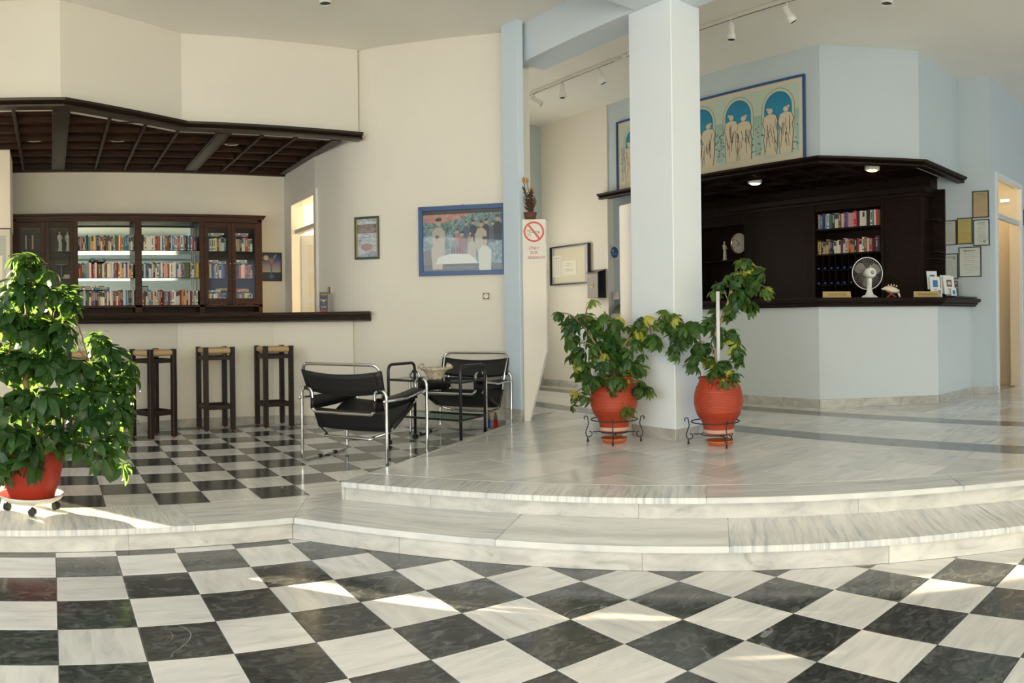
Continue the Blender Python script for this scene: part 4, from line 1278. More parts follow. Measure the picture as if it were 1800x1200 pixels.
# ================================================================== TUBULAR CHAIRS
def make_chair():
    t = thing('tubular_lounge_chair', '', 'chair')
    r = .0115
    WX, IN = .36, .265
    YR, YF = -.30, .30
    ZA, ZF = .545, .585
    path = []
    rear = [(-WX, YR, r), (-WX, YR, ZA), (-IN, YR, ZA), (-IN, YR, .375), (IN, YR, .375), (IN, YR, ZA), (WX, YR, ZA), (WX, YR, r)]
    frt = [(WX, YF, r), (WX, YF, ZF), (IN, YF, ZF), (IN, YF, .40), (-IN, YF, .40), (-IN, YF, ZF), (-WX, YF, ZF), (-WX, YF, r)]
    MB().tube(fil(rear + frt, .05, 6, True), r, 10, True).build('outer_frame', CHROME, t)
    # side tubes that carry the arm straps
    for s in (-1, 1):
        m = MB().tube([(s * WX, YR - .02, .475), (s * WX * .985, 0, .468), (s * WX, YF, .505)], .009, 8)
        o = m.build('arm_rail', CHROME, t)
        MB().ball((s * WX, YR - .026, .475), .0135).build('end_cap', CHROME, o)
    # inner frame: back hoop, seat sides, front bar
    BX = .325
    hoop = [(-BX * .90, -.165, .245), (-BX, -.335, .70), (-BX + .0, -.345, .725), (BX, -.345, .725), (BX, -.335, .70), (BX * .90, -.165, .245)]
    MB().tube(fil([(-BX * .9, -.15, .235), (-BX, -.345, .725), (BX, -.345, .725), (BX * .9, -.15, .235)], .06, 7), r, 10).build('back_hoop', CHROME, t)
    MB().tube(fil([(-BX * .9, .24, .425), (-BX * .9, -.165, .235), (-BX * .62, -.20, .205), (-BX * .62, -.245, .196), (BX * .62, -.245, .196), (BX * .62, -.20, .205), (BX * .9, -.165, .235), (BX * .9, .24, .425)], .035, 5), r, 10).build('seat_frame', CHROME, t)
    for s in (-1, 1):
        MB().tube([(s * BX * .9, -.10, .267), (s * BX * .9, .19, .402)], .019, 10).build('seat_side_sleeve', LEATHER, t)
    def sling(name, z0, z1, sag, x=BX + .012):
        # leather band wrapped on the two back posts
        n, k = 14, 4
        v, f = [], []
        py = lambda z: -.15 + (-.345 + .15) * (z - .235) / .49
        for side in (0, 1):
            for j in range(k + 1):
                for i in range(n + 1):
                    u = -1 + 2 * i / n
                    z = z0 + (z1 - z0) * j / k
                    xx = u * (x * (.9 + .1 * (z - .235) / .49))
                    v.append((xx, py(z) - sag * (1 - u * u) + (side - .5) * .005 + (.013 if abs(u) == 1 else 0) * (side * 2 - 1), z - .028 * (1 - u * u) * (1 if z > .5 else .3)))
        N = (n + 1) * (k + 1)
        for side in (0, 1):
            for j in range(k):
                for i in range(n):
                    a = side * N + j * (n + 1) + i
                    f.append((a, a + 1, a + n + 2, a + n + 1))
        for i in range(n):
            f.append((i, i + 1, N + i + 1, N + i)); a = k * (n + 1) + i; f.append((a, a + 1, N + a + 1, N + a))
        for j in range(k):
            a = j * (n + 1); f.append((a, a + n + 1, N + a + n + 1, N + a)); a += n; f.append((a, a + n + 1, N + a + n + 1, N + a))
        o = MB().add(v, f, 0, True).build(name, LEATHER, t)
        for s in (-1, 1):
            m = MB().bar((s * x * .82, py(z0) - sag * .3 - .006, z0 - .004), (s * x * .84, py(z1) - sag * .3 - .006, z1 - .012), .003, .003)
            m.build('seam', solid('seam_thread', (.05, .05, .05)), o)
    sling('back_sling', .525, .682, .022)
    sling('lumbar_sling', .245, .400, .012)
    # seat
    n, k = 12, 8
    v, f = [], []
    for side in (0, 1):
        for j in range(k + 1):
            for i in range(n + 1):
                u, w2 = -1 + 2 * i / n, j / k
                y = -.14 + .385 * w2
                z = .262 + .165 * w2 - .030 * (1 - u * u) * math.sin(PI * (.15 + .7 * w2))
                v.append((u * BX * .9, y, z + (side - .5) * .006))
    N = (n + 1) * (k + 1)
    for side in (0, 1):
        for j in range(k):
            for i in range(n):
                a = side * N + j * (n + 1) + i
                f.append((a, a + 1, a + n + 2, a + n + 1))
    for i in range(n):
        f.append((i, i + 1, N + i + 1, N + i)); a = k * (n + 1) + i; f.append((a, a + 1, N + a + 1, N + a))
    MB().add(v, f, 0, True).build('seat_sling', LEATHER, t)
    # arm straps: upright leather bands between the inner posts
    for s in (-1, 1):
        x = s * IN
        m = MB()
        pr, pf = [], []
        v, f = [], []
        nn = 10
        for side in (0, 1):
            for j in range(2):
                for i in range(nn + 1):
                    w2 = i / nn
                    y = YR - .016 + (YF - YR + .032) * w2
                    z = (.395 if j == 0 else .485) + .035 * w2 - .012 * math.sin(PI * w2)
                    v.append((x + (side - .5) * .006 + s * .0, y, z))
        N = 2 * (nn + 1)
        for side in (0, 1):
            for i in range(nn):
                a = side * N + i
                f.append((a, a + 1, a + nn + 2, a + nn + 1))
        for i in range(nn):
            f.append((i, i + 1, N + i + 1, N + i)); a = nn + 1 + i; f.append((a, a + 1, N + a + 1, N + a))
        m.add(v, f, 0, True)
        # strap top laid outwards over the arm rail
        v, f = [], []
        for side in (0, 1):
            for j in range(2):
                for i in range(nn + 1):
                    w2 = i / nn
                    y = YR + .03 + (YF - YR - .06) * w2
                    z = .487 + .035 * w2 - .012 * math.sin(PI * w2)
                    v.append((x + s * (.0 if j == 0 else .085), y, z + (side - .5) * .005 - (.010 if j else 0)))
        for side in (0, 1):
            for i in range(nn):
                a = side * N + i
                f.append((a, a + 1, a + nn + 2, a + nn + 1))
        for i in range(nn):
            f.append((i, i + 1, N + i + 1, N + i)); a = nn + 1 + i; f.append((a, a + 1, N + a + 1, N + a))
        m.add(v, f, 0, True)
        m.build('arm_strap', LEATHER, t)
        for y, z in ((YR, ZA), (YF, ZF)):
            MB().tube([(s * (IN + .03), y, z), (s * (WX - .03), y, z)], .0145, 10).build('grip', LEATHER, t)
            MB().tube([(s * IN, y, z - .07), (s * IN, y, z - .145)], .0155, 10).build('post_sleeve', LEATHER, t)
        MB().tube([(s * WX, -.10, r), (s * WX, -.06, r)], .015, 8).build('floor_glide', RUBBER, t)
        MB().tube([(s * WX, .10, r), (s * WX, .14, r)], .015, 8).build('floor_glide', RUBBER, t)
    return t
ch = make_chair()
ch.location = (2.27, 5.235, Z1); ch.rotation_euler = (0, 0, R(34.6 - 90))
ch['label'] = 'black leather and chrome tube armchair seen from behind, left of the trolley'
ch['group'] = 'tubular lounge chairs'
dup(ch, (3.49, 5.89, Z1), R(215 - 90), 'black leather and chrome tube armchair against the wall, right of the trolley', 'tubular lounge chairs')

# ================================================================== GLASS TROLLEY
t = thing('glass_trolley', 'black tubular trolley with two glass shelves between the chrome chairs', 'trolley', (3.045, 5.545, Z1), R(27.7 - 90))
hw, hl = .35, .19
for s in (-1, 1):
    MB().tube(fil([(s * hw, -hl, .05), (s * hw, -hl, .665), (s * hw, hl, .665), (s * hw, hl, .05)], .06, 7), .0125, 10).build('end_hoop', BLACKM, t)
    for y in (-hl, hl):
        c = MB()
        for q in (-.009, .009):
            c.vprism(ell(s * hw + 0, .022, .021, .021, 16), y + q - .006, y + q + .006)
        c.vprism(ell(s * hw, .035, .012, .012, 10), y - .010, y + .010)
        c.build('caster', RUBBER, t)
for z in (.54, .245):
    m = MB()
    for a, b in (((-hw, -hl), (hw, -hl)), ((hw, -hl), (hw, hl)), ((hw, hl), (-hw, hl)), ((-hw, hl), (-hw, -hl))):
        m.bar((a[0], a[1], z), (b[0], b[1], z), .010, .016)
    s_ = m.build('shelf_frame', BLACKM, t)
    MB().bx(-hw + .004, hw - .004, -hl + .004, hl - .004, z + .004, z + .010).build('glass_shelf', GLASSG, t)
    for a_, b_ in ((1, 1), (1, -1), (-1, 1), (-1, -1)):
        MB().ball((a_ * hw, b_ * hl, z), .015).build('joint', BLACKM, t)
# stone bowl with animal-head handles
t = thing('stone_bowl', 'carved sandstone bowl with lion-head handles on the glass trolley', 'bowl', (3.00, 5.48, Z1 + .551), R(-34))
MB().lathe([(1e-4, 0), (.055, 0), (.060, .01), (.075, .04), (.095, .068), (.118, .082), (.122, .090), (.116, .094), (.10, .088), (.075, .05), (.05, .02), (1e-4, .016)], n=40).build('body', STONE, t)
for s in (-1, 1):
    m = MB().ball((s * .112, 0, .105), .024, 12, 8, sx=1.1, sy=.9, sz=.85).ball((s * .132, 0, .097), .013, 10, 6)
    m.ball((s * .103, .016, .124), .008, 8, 5).ball((s * .103, -.016, .124), .008, 8, 5).tube([(s * .10, 0, .085), (s * .12, 0, .092)], .014, 8)
    m.build('handle', STONE, t)
# skittles by the wall
for p, c, nm in (((3.84, 6.00, Z1), (.02, .09, .42), 'blue'), ((3.89, 5.955, Z1), (.60, .02, .02), 'red')):
    t = thing('wooden_skittle', '%s and brown wooden skittle standing by the wall behind the right armchair' % nm, 'skittle', p)
    MB().lathe([(1e-4, 0), (.018, 0), (.018, .025), (1e-4, .025)], n=16).build('foot', solid('pale_wood', (.62, .50, .30)), t)
    MB().lathe([(.019, .025), (.021, .05), (.018, .105), (.0185, .105)], n=16).build('sleeve', solid(nm + '_paint', c, .4), t)
    MB().lathe([(.018, .105), (.016, .13), (.011, .15), (.010, .17), (1e-4, .172)], n=16).build('top', solid('brown_wood', (.20, .12, .06)), t)
t = thing('wooden_skittle', 'small red and blue skittle by the alcove wall beyond the left clay pot', 'skittle', (6.28, 7.60, Z2))
MB().lathe([(1e-4, 0), (.02, 0), (.02, .09), (1e-4, .09)], n=14, sx=.7).build('sleeve', solid('red_paint', (.60, .02, .02), .4), t)
MB().lathe([(.013, .0), (.013, .12), (1e-4, .12)], (-.03, 0, 0), 12).build('top', solid('blue_paint', (.02, .09, .42), .4), t)

# ================================================================== ALCOVE BETWEEN THE PILLAR AND THE COLUMN
# tall cream side panel with the no-smoking notice
PA = math.atan2(5.549 - 5.665, 4.185 - 4.019)
t = thing('cream_partition_panel', 'tall cream partition panel with slanted foot carrying the no-smoking sign', 'partition', (3.972, 5.605, Z2), PA)
pw = .208
prof = [(0, 0), (.048, 0), (pw - .002, .62), (pw, .62), (pw, 1.805), (0, 1.805)]
CRP = plain('cream_laminate', (.76, .71, .62), .45)
MB().vprism(prof, 0, .04).build('panel', CRP, t, bevel=.002)
MB().vprism([(.05, 0), (.058, 0), (pw + .012, .62), (pw + .012, 1.79), (pw, 1.79), (pw, .62)], -.001, .045).build('edge_strip', plain('grey_edging', (.52, .50, .48), .4), t)
for z in (.98, 1.32):
    MB().tube([(pw + .012, .03, z), (pw + .012, .03, z + .035)], .006, 8).build('hinge', plain('dull_steel', (.35, .35, .35), .35, .8), t)
MB().vprism([(0, 0), (.012, 0), (.012, .012), (.0, .012)], -.012, 0).build('foot_shim', TRIMW, t)
# its notices
n1 = thing('no_smoking_sign', 'white sign with red ring and struck-out cigarette on the cream panel', 'sign', (3.972, 5.605, Z2 + 1.585), PA)
MB().bx(.0, .206, -.003, -.0005, 0, .215).build('card', solid('white_card', (.76, .73, .66), .5), n1)
RED = solid('sign_red', (.66, .10, .09), .5)
v, f = [], []
cx, cz, n = .103, .108, 40
for k in range(n):
    a = 2 * PI * k / n
    for rr in (.092, .076):
        for y in (-.0045, -.003):
            v.append((cx + rr * math.cos(a), y, cz + rr * math.sin(a)))
for k in range(n):
    a, b = 4 * k, 4 * ((k + 1) % n)
    f += [(a, b, b + 2, a + 2), (a, a + 1, b + 1, b), (a + 2, b + 2, b + 3, a + 3)]
MB().add(v, f).build('red_ring', RED, n1)
c45 = R(-52)
m = MB().bx(-.083, .083, -.0055, -.003, -.0085, .0085)
m.xf(Matrix.Translation((cx, 0, cz)) @ Matrix.Rotation(-c45, 4, 'Y')); m.build('red_bar', RED, n1)
m = MB()
for a, b in (((.062, .118), (.150, .108)), ((.062, .104), (.150, .094)), ((.150, .108), (.150, .094)), ((.144, .108), (.144, .094)), ((.062, .118), (.062, .104)), ((.045, .128), (.062, .116)), ((.04, .118), (.055, .110)), ((.048, .100), (.055, .085)), ((.055, .085), (.050, .070)), ((.066, .095), (.072, .080)), ((.072, .080), (.068, .066))):
    m.bar((a[0], -.0036, a[1]), (b[0], -.0036, b[1]), .001, .0035, up=(b[1] - a[1], 0, a[0] - b[0]))
m.build('cigarette_drawing', solid('ink', (.05, .05, .05)), n1)
n2 = thing('residents_notice', 'white paper notice handwritten ONLY FOR RESIDENTS under the no-smoking sign', 'sign', (3.976, 5.603, Z2 + 1.415), PA)
MB().bx(.0, .208, -.004, -.001, 0, .168).build('paper', solid('notice_paper', (.75, .72, .66), .6), n2)
ink = solid('red_brown_ink', (.42, .10, .05))
for body, x, z in (('ONLY', .095, .130), ('FOR', .095, .090), ('RESIDENTS', .115, .045)):
    text(body, .036 if len(body) < 6 else .033, ink, n2, (x, -.0045, z), shear=.35, sp=.95)
# dried flower pot standing on top of it
t = thing('dried_flower_pot', 'dried orange flowers in a small brown pot on the cream panel', 'dried flowers', (4.04, 5.575, Z2 + 1.806))
DF = solid('dried_green', (.07, .10, .06), .8)
DO = solid('dried_orange', (.55, .22, .04), .7)
DB = solid('dried_brown', (.14, .05, .03), .8)
MB().lathe([(1e-4, 0), (.045, 0), (.052, .02), (.060, .06), (.055, .062), (.045, .05), (1e-4, .045)], n=18).build('pot', DB, t)
rnd = random.Random(3)
for k in range(28):
    a = rnd.uniform(0, 2 * PI); h = rnd.uniform(.10, .42) * (1 if k < 8 else .5)
    lean = (-.05 if k < 8 else .02) + rnd.uniform(-.02, .02)
    b0 = Vector((.02 * math.cos(a), .02 * math.sin(a), .05)); b1 = b0 + Vector((lean * h / .3, rnd.uniform(-.02, .02), h))
    MB().tube([b0, (b0 + b1) / 2 + Vector((.006, 0, 0)), b1], .0035, 5).build('stem', DF, t)
    if k % 6 == 0 or h > .38:
        MB().lathe([(1e-4, 0), (.010, .01), (.014, .03), (.008, .05), (1e-4, .055)], b1, 8).build('flower', DO, t)
    else:
        m = MB()
        for q in range(8):
            w2 = rnd.uniform(.15, 1.0)
            p = b0.lerp(b1, w2); aa = rnd.uniform(0, 2 * PI)
            tip = p + Vector((.04 * math.cos(aa), .04 * math.sin(aa), .035)); sd = Vector((-math.sin(aa), math.cos(aa), 0)) * .009
            m.add([p, p.lerp(tip, .5) + sd, tip, p.lerp(tip, .5) - sd], [(0, 1, 2, 3)])
        m.build('dry_leaf', (DF, DB, DB)[k % 3], t, recalc=False)['kind'] = 'stuff'
MB().ball((.045, 0, .15), .022, 8, 6, sz=1.1).build('flower', DO, t)
# second cream panel, beside the column
t = thing('cream_partition_panel', 'tall plain cream partition panel standing against the left of the column', 'partition', (4.128, 4.492, Z2), math.atan2(4.400 - 4.494, 4.222 - 4.125))
MB().vprism([(0, 0), (.132, 0), (.132, 1.83), (0, 1.80)], 0, .10).build('panel', CRP, t, bevel=.002)
MB().bx(-.003, .0, 0, .10, .0, 1.795).build('edge_strip', plain('grey_edging', (.52, .50, .48), .4), t)
# slit window in the far alcove wall
t = structure('window_1', (6.06, 8.60, 2.0))
MB().bx(0, .012, .0, .08, 0, 1.62).bx(.088, .10, 0, .08, 0, 1.62).build('window_frame', TRIMW, t)
MB().bx(.012, .088, .03, .036, 0, 1.62).build('pane', GLASS, t)
struct('wall_outside_sun_block', MB().bx(4.05, 7.2, 9.6, 9.7, 0, 5), paint('sunlit_outside_wall', (.85, .80, .66)))  # added wall outside; unseen left part blocks sun at the alcove window
# framed notice board
def notices(t, x0, x1, z0, z1, y):
    W_, H_ = x1 - x0, z1 - z0
    MB().bx(x0, x1, y - .001, y, z0, z1).build('backing', solid('lilac_backing', (.40, .42, .48), .5), t)
    MB().bx(x0 + W_ * .08, x1 - W_ * .10, y - .003, y - .001, z0 + H_ * .03, z1 - H_ * .04).build('sheet', solid('cream_sheet', (.66, .62, .46), .6), t)
    MB().bx(x0 + W_ * .02, x0 + W_ * .27, y - .005, y - .003, z0 + H_ * .20, z0 + H_ * .78).build('sheet', PAPER, t)
    m = MB()
    for k in range(5):
        m.bx(x0 + W_ * (.04 + k * .05), x0 + W_ * (.045 + k * .05), y - .0055, y - .005, z0 + H_ * .24, z0 + H_ * .70)
    m.bx(x0 + W_ * .04, x0 + W_ * .25, y - .0055, y - .005, z0 + H_ * .71, z0 + H_ * .72)
    m.build('printed_table', solid('grey_print', (.30, .30, .30)), t)
    MB().bx(x0 + W_ * .29, x0 + W_ * .68, y - .006, y - .004, z0 + H_ * .22, z0 + H_ * .62).build('sheet', solid('ivory_sheet', (.74, .71, .60), .6), t)
    rnd = random.Random(5)
    for z, a_, b_ in ((.53, .42, .54), (.485, .40, .56), (.38, .385, .57), (.335, .38, .59)):   # faded handwriting, unreadable
        m = MB()
        x = a_
        while x < b_:
            m.bar((x0 + W_ * x, y - .0063, z0 + H_ * (z + rnd.uniform(-.006, .006))), (x0 + W_ * (x + .012), y - .0063, z0 + H_ * (z + rnd.uniform(-.008, .012))), .0006, .004, up=(0, 0, 1))
            x += .016
        m.build('scrawl', solid('faded_ink_dark', (.12, .12, .11)), t)['kind'] = 'stuff'
t = framed('glazed_notice_board', 'black-edged glazed notice board with paper sheets on the alcove wall', (6.425, 8.36, 1.61), -PI / 2, .81, .52, .014, solid('dark_brown_frame', (.03, .02, .015), .3), notices, .05, False, cat='notice board')
# letter box
t = thing('wall_letter_box', 'black and brown metal letter box with brass lock on the alcove wall', 'letter box', (6.428, 7.47, 1.41), -PI / 2)
m = MB()
m.add([(0, 0, 0), (0, -.13, 0), (0, -.13, .315), (0, 0, .35), (.21, 0, 0), (.21, -.13, 0), (.21, -.13, .315), (.21, 0, .35)], [(0, 3, 2, 1), (4, 5, 6, 7), (0, 1, 5, 4), (1, 2, 6, 5), (2, 3, 7, 6), (3, 0, 4, 7)])
m.build('box', BLACKM, t, bevel=.003)
MB().bx(.004, .206, -.135, -.129, .0, .305).build('door', plain('bronze_enamel', (.12, .085, .05), .35), t, bevel=.002)
m = MB().add([(-.012, -.15, .312), (.222, -.15, .312), (.222, 0, .355), (-.012, 0, .355), (-.012, -.15, .322), (.222, -.15, .322), (.222, 0, .367), (-.012, 0, .367)], [(0, 1, 2, 3), (7, 6, 5, 4), (0, 4, 5, 1), (1, 5, 6, 2), (2, 6, 7, 3), (3, 7, 4, 0)])
m.build('lid', BLACKM, t, bevel=.002)
MB().lathe([(.018, 0), (.024, .0), (.024, .004), (.018, .004), (.018, 0)], n=20).xf(Matrix.Translation((.10, -.137, .16)) @ Matrix.Rotation(PI / 2, 4, 'X')).build('lock', BRASS, t)
MB().bx(.03, .075, -.137, -.134, .262, .277).build('name_tag', solid('salmon_tag', (.70, .30, .20)), t)
# sun sign, ledge, dark arched chair back
t = thing('round_sun_sign', 'square cream plaque with round blue sun and sea emblem', 'sign', (6.447, 7.218, 1.89), 0)
MB().bx(0, .165, -.008, 0, 0, .19).build('plaque', solid('plaque_cream', (.68, .65, .58), .5), t, bevel=.002)
MB().ycyl((.085, .095), .064, -.0105, -.008, rz=.072).build('disc', solid('emblem_blue', (.02, .12, .36), .4), t)
MB().vprism(ell(.055, .115, .018, .018), -.0125, -.0105).build('sun', solid('emblem_orange', (.75, .34, .05)), t)
m = MB()
for k in range(3):
    m.bx(.035, .135, -.0125, -.0105, .062 + k * .011, .066 + k * .011)
m.build('waves', solid('emblem_pale_blue', (.25, .35, .5)), t)
for a in ((.012, .178), (.153, .178), (.012, .012), (.153, .012)):
    MB().ycyl(a, .004, -.011, -.008, 8).build('screw', BLACKM, t)
t = thing('striped_box', 'small box with dark red stripes above the dark green arched lid', 'box', (6.50, 7.05, 1.385), 0)
MB().bx(-.05, .16, 0, .12, 0, .10).build('box', solid('grey_box', (.42, .40, .38), .5), t, bevel=.002)
MB().bx(.02, .155, -.002, 0, .065, .090).bx(.02, .155, -.002, 0, .022, .047).build('stripes', solid('maroon_stripe', (.16, .01, .015), .4), t)
t = thing('arched_green_chest', 'dark green chest with arched lid beyond the reception desk end', 'chest', (6.62, 6.85, Z2), 0)
n = 16
arch = [(.30 * math.cos(PI - PI * k / n), .88 + .24 * math.sin(PI * k / n)) for k in range(n + 1)]
DG = plain('dark_green_enamel', (.045, .060, .045), .4)
MB().vprism([(-.30, .82), (.30, .82)] + arch[::-1][0:], -.02, .22).build('lid', DG, t, bevel=.004)
MB().bx(-.32, .32, -.03, .23, 0, .82).build('body', plain('dark_green_body', (.055, .07, .055), .4), t, bevel=.004)
t = thing('white_ledge_table', 'low white ledge below the letter box by the alcove wall', 'table', (6.20, 7.22, Z2), 0)
MB().bx(-.16, .17, -.16, .20, .90, .93).build('top', OFFW, t, bevel=.003)
MB().bx(-.14, .17, -.12, .18, 0, .90).build('body', OFFW, t, bevel=.003)

# ================================================================== MURAL PICTURE ON THE RECEPTION FASCIA
def mural(t, x0, x1, z0, z1, y):
    W_, H_ = x1 - x0, z1 - z0
    buff = (.62, .55, .41)
    MB().bx(x0, x1, y - .001, y, z0, z1).build('print', solid('buff_margin', buff, .6), t)
    a0, a1, b0, b1 = x0 + .05, x1 - .05, z0 + .06, z1 - .04
    g = NT('mural_ground_print')
    c = coords(g)
    sp = g.n('ShaderNodeSeparateXYZ'); g.l(c, sp.inputs[0])
    nz = noise(g, c, 5, 4, .6, 1)
    ad = g.n('ShaderNodeMath', operation='ADD'); g.l(sp.outputs[2], ad.inputs[0]); g.l(nz, ad.inputs[1])
    gm = g.fin(g.bsdf(g.ramp(ad.outputs[0], [(.55, (.58, .54, .40)), (.85, (.32, .54, .50)), (1.1, (.46, .54, .44))]), .6))
    MB().bx(a0, a1, y - .002, y - .001, b0, b1).build('print', gm, t)
    n_ar = 5
    aw = (a1 - a0) / n_ar
    sky = NT('arch_blue_print')
    c = coords(sky); sp = sky.n('ShaderNodeSeparateXYZ'); sky.l(c, sp.inputs[0])
    skm = sky.fin(sky.bsdf(sky.ramp(sp.outputs[2], [(.25, (.16, .46, .46)), (.45, (.02, .25, .40)), (.8, (.01, .16, .30))]), .5))
    rim = solid('arch_rim_print', (.50, .52, .38))
    for k in range(n_ar):
        cx = a0 + aw * (k + .5)
        for rr, yy, mt in ((.40, .003, solid('arch_shade_print', (.24, .26, .18))), (.385, .0034, rim), (.335, .004, skm)):
            r_ = aw * rr
            zc = b1 - .02 - aw * .40
            pts = [(cx - r_, b0 + (b1 - b0) * .36), (cx + r_, b0 + (b1 - b0) * .36)] + [(cx + r_ * math.cos(PI * q / 18), zc + r_ * math.sin(PI * q / 18)) for q in range(19)]
            MB().vprism(pts, y - yy, y - .002).build('arch', mt, t)
        MB().vprism([(cx - aw * .34, b0 + .02), (cx + aw * .34, b0 + .02), (cx + aw * .34, b0 + (b1 - b0) * .38), (cx - aw * .34, b0 + (b1 - b0) * .38)], y - .0042, y - .003).build('print', gm, t)
    for k in range(n_ar + 1):
        cx = a0 + aw * k
        cx0, cx1 = max(a0, cx - aw * .10), min(a1, cx + aw * .10)
        MB().bx(cx0, cx1, y - .0046, y - .003, b0 + (b1 - b0) * .50, b0 + (b1 - b0) * .64).build('capital', solid('capital_print', (.30, .44, .38)), t)
        MB().bx(cx0 + .012, cx1 - .012 if cx1 - .012 > cx0 + .012 else cx1, y - .0044, y - .003, b0 + .05, b0 + (b1 - b0) * .50).build('shaft', solid('shaft_print', (.36, .44, .36)), t)
    body = solid('figure_buff_print', (.60, .52, .38)); ln = solid('figure_line_print', (.10, .08, .06))
    rnd = random.Random(8)
    H2 = b1 - b0
    for k in range(n_ar):
        for s in (-1, 1):
            cx = a0 + aw * (k + .5) + s * aw * .18
            hh = H2 * rnd.uniform(.64, .70)
            wd = aw * rnd.uniform(.165, .19)
            ln_ = rnd.uniform(-.02, .02)
            zb = b0 + .03
            out = [(-.75, 0), (.75, 0), (.85, .18), (.95, .45), (.80, .60), (1.0, .72), (.70, .84), (.22, .87), (-.25, .87), (-.80, .83), (-1.0, .68), (-.70, .55), (-.9, .35)]
            for q, (sc_, yy, mt) in enumerate(((1.10, .0052, ln), (1.0, .006, body))):
                pts = [(cx + px * wd * sc_ + ln_ * pz, zb + pz * hh) for px, pz in out]
                MB().vprism(pts, y - yy, y - .004).build('figure', mt, t)
                MB().vprism(ell(cx + ln_, zb + hh * .935, wd * .36 * sc_, hh * .06 * sc_, 12), y - yy, y - .004).build('figure', mt, t)
                MB().vprism(ell(cx + ln_ + s * wd * .3, zb + hh * .98, wd * .22 * sc_, hh * .028 * sc_, 8), y - yy, y - .004).build('figure', mt, t)
            m = MB()
            for q in range(11):
                xa = cx + wd * rnd.uniform(-.7, .7); za = zb + hh * rnd.uniform(.35, .8)
                xb = xa + wd * rnd.uniform(-.35, .35); zb2 = za - hh * rnd.uniform(.15, .38)
                m.bar((xa, y - .0066, za), (xb, y - .0066, max(zb2, zb)), .001, .0055, up=(1, 0, .2))
            m.build('fold_lines', ln, t)
    # ivy
    m = MB()
    for q in range(120):
        cx = a0 + aw * round(rnd.uniform(0, n_ar)) + rnd.uniform(-.08, .08)
        cz = b0 + H2 * rnd.uniform(.08, .5)
        if a0 < cx < a1:
            m.vprism(ell(cx, cz, .012, .008, 6), y - .005, y - .0044)
    m.build('ivy', solid('ivy_print', (.04, .22, .20)), t)
t = framed('long_mural_picture', 'long blue-framed picture of draped statues under blue arches above the reception', (6.445, 7.03, 2.70), -PI / 2, 2.775, .875, .022, BLUEF, mural, .03)
# shift of the lower edge of the fascia trim is hidden behind the frame

# ================================================================== RECEPTION CABINET
RC = thing('reception_wall_cabinet', 'near-black wooden wall cabinet with open bookshelf and key slots behind reception', 'cabinet', (7.90, 7.20, 0), -PI / 2)
def rb(x0, x1, y0, y1, z0, z1, nm, mt=WOODR, bv=.003):
    return MB().bx(x0, x1, y0, y1, z0, z1).build(nm, mt, RC, bevel=bv)
rb(.0, 3.70, .27, .30, Z2, 2.60, 'back_panel', bv=0)
rb(.0, .16, 0, .27, Z2, 2.60, 'stile')
rb(.16, .99, .0, .27, Z2, 1.33, 'base_cupboard')
rb(.99, 2.06, .0, .27, Z2, 2.50, 'panelled_door')
rb(1.06, 1.10, -.006, 0, 1.30, 2.42, 'bead'); rb(1.95, 1.99, -.006, 0, 1.30, 2.42, 'bead')
rb(2.06, 2.10, -.012, .27, Z2, 2.50, 'stile')
rb(3.01, 3.05, -.012, .27, Z2, 2.50, 'stile')
rb(3.05, 3.50, .0, .27, Z2, 2.50, 'panelled_door')
rb(3.50, 3.55, -.012, .27, Z2, 2.50, 'stile')
rb(2.10, 3.01, .0, .27, Z2, 1.33, 'base_cupboard')
rb(2.10, 3.01, .0, .03, 2.42, 2.50, 'rail')
rb(.16, .99, .0, .03, 2.36, 2.50, 'rail')
for z in (2.205, 1.90):
    rb(2.10, 3.01, .0, .26, z - .022, z, 'shelf')
rb(.16, .99, .0, .26, 1.888, 1.91, 'shelf')
m = MB()
sweep(m, [(-.02, .0), (3.56, .0), (3.56, .27)], [(0, 2.50), (.012, 2.50), (.015, 2.53), (.03, 2.545), (.035, 2.60), (0, 2.60)])
m.build('cornice', WOODR, RC)
rb(-.0, 3.60, .10, .30, 2.60, 2.755, 'frieze')
# key pigeon-holes
m = MB()
for k in range(1, 10):
    m.bx(2.10 + k * .091 - .003, 2.10 + k * .091 + .003, .02, .26, 1.33, 1.878)
for z in (1.52, 1.70):
    m.bx(2.10, 3.01, .02, .26, z, z + .006)
m.build('pigeon_hole_grid', WOODR, RC)
m = MB()
for k in range(1, 9):
    m.bx(.16 + k * .092 - .003, .16 + k * .092 + .003, .02, .26, 1.33, 1.60)
m.bx(.16, .99, .02, .26, 1.60, 1.61)
m.build('pigeon_hole_grid', WOODR, RC)
for x0, x1, zs in ((3.555, 3.70, (1.55, 1.78, 1.86, 2.22)),):
    for z in zs:
        rb(3.56, 3.70, .05, .26, z, z + .008, 'glass_shelf', GLASSG, 0)
KB = solid('blue_key_tag', (.02, .06, .32), .35)
n = 0
kz = {1.715: 6, 1.535: 6, 1.345: 8}
ordn = ['first', 'second', 'third', 'fourth', 'fifth', 'sixth', 'seventh', 'eighth']
for z, cnt in kz.items():
    for k in range(cnt):
        if z == 1.345 and 1 <= k <= 4:
            continue
        o = MB().bx(-.014, .014, -.008, .008, 0, .020).tube([(0, 0, .010), (.0, -.004, .03)], .002, 5).build('key_tag', KB, None, bevel=.002, loc=(7.905, 7.20 - (2.145 + k * .091), z), rotz=-PI / 2)
        tag(o, 'blue key tag, %s from left in the %s row of pigeon-holes below the bookshelf' % (ordn[k], {1.715: 'top', 1.535: 'middle', 1.345: 'bottom'}[z]), 'key tag', 'key tags in the pigeon-holes')
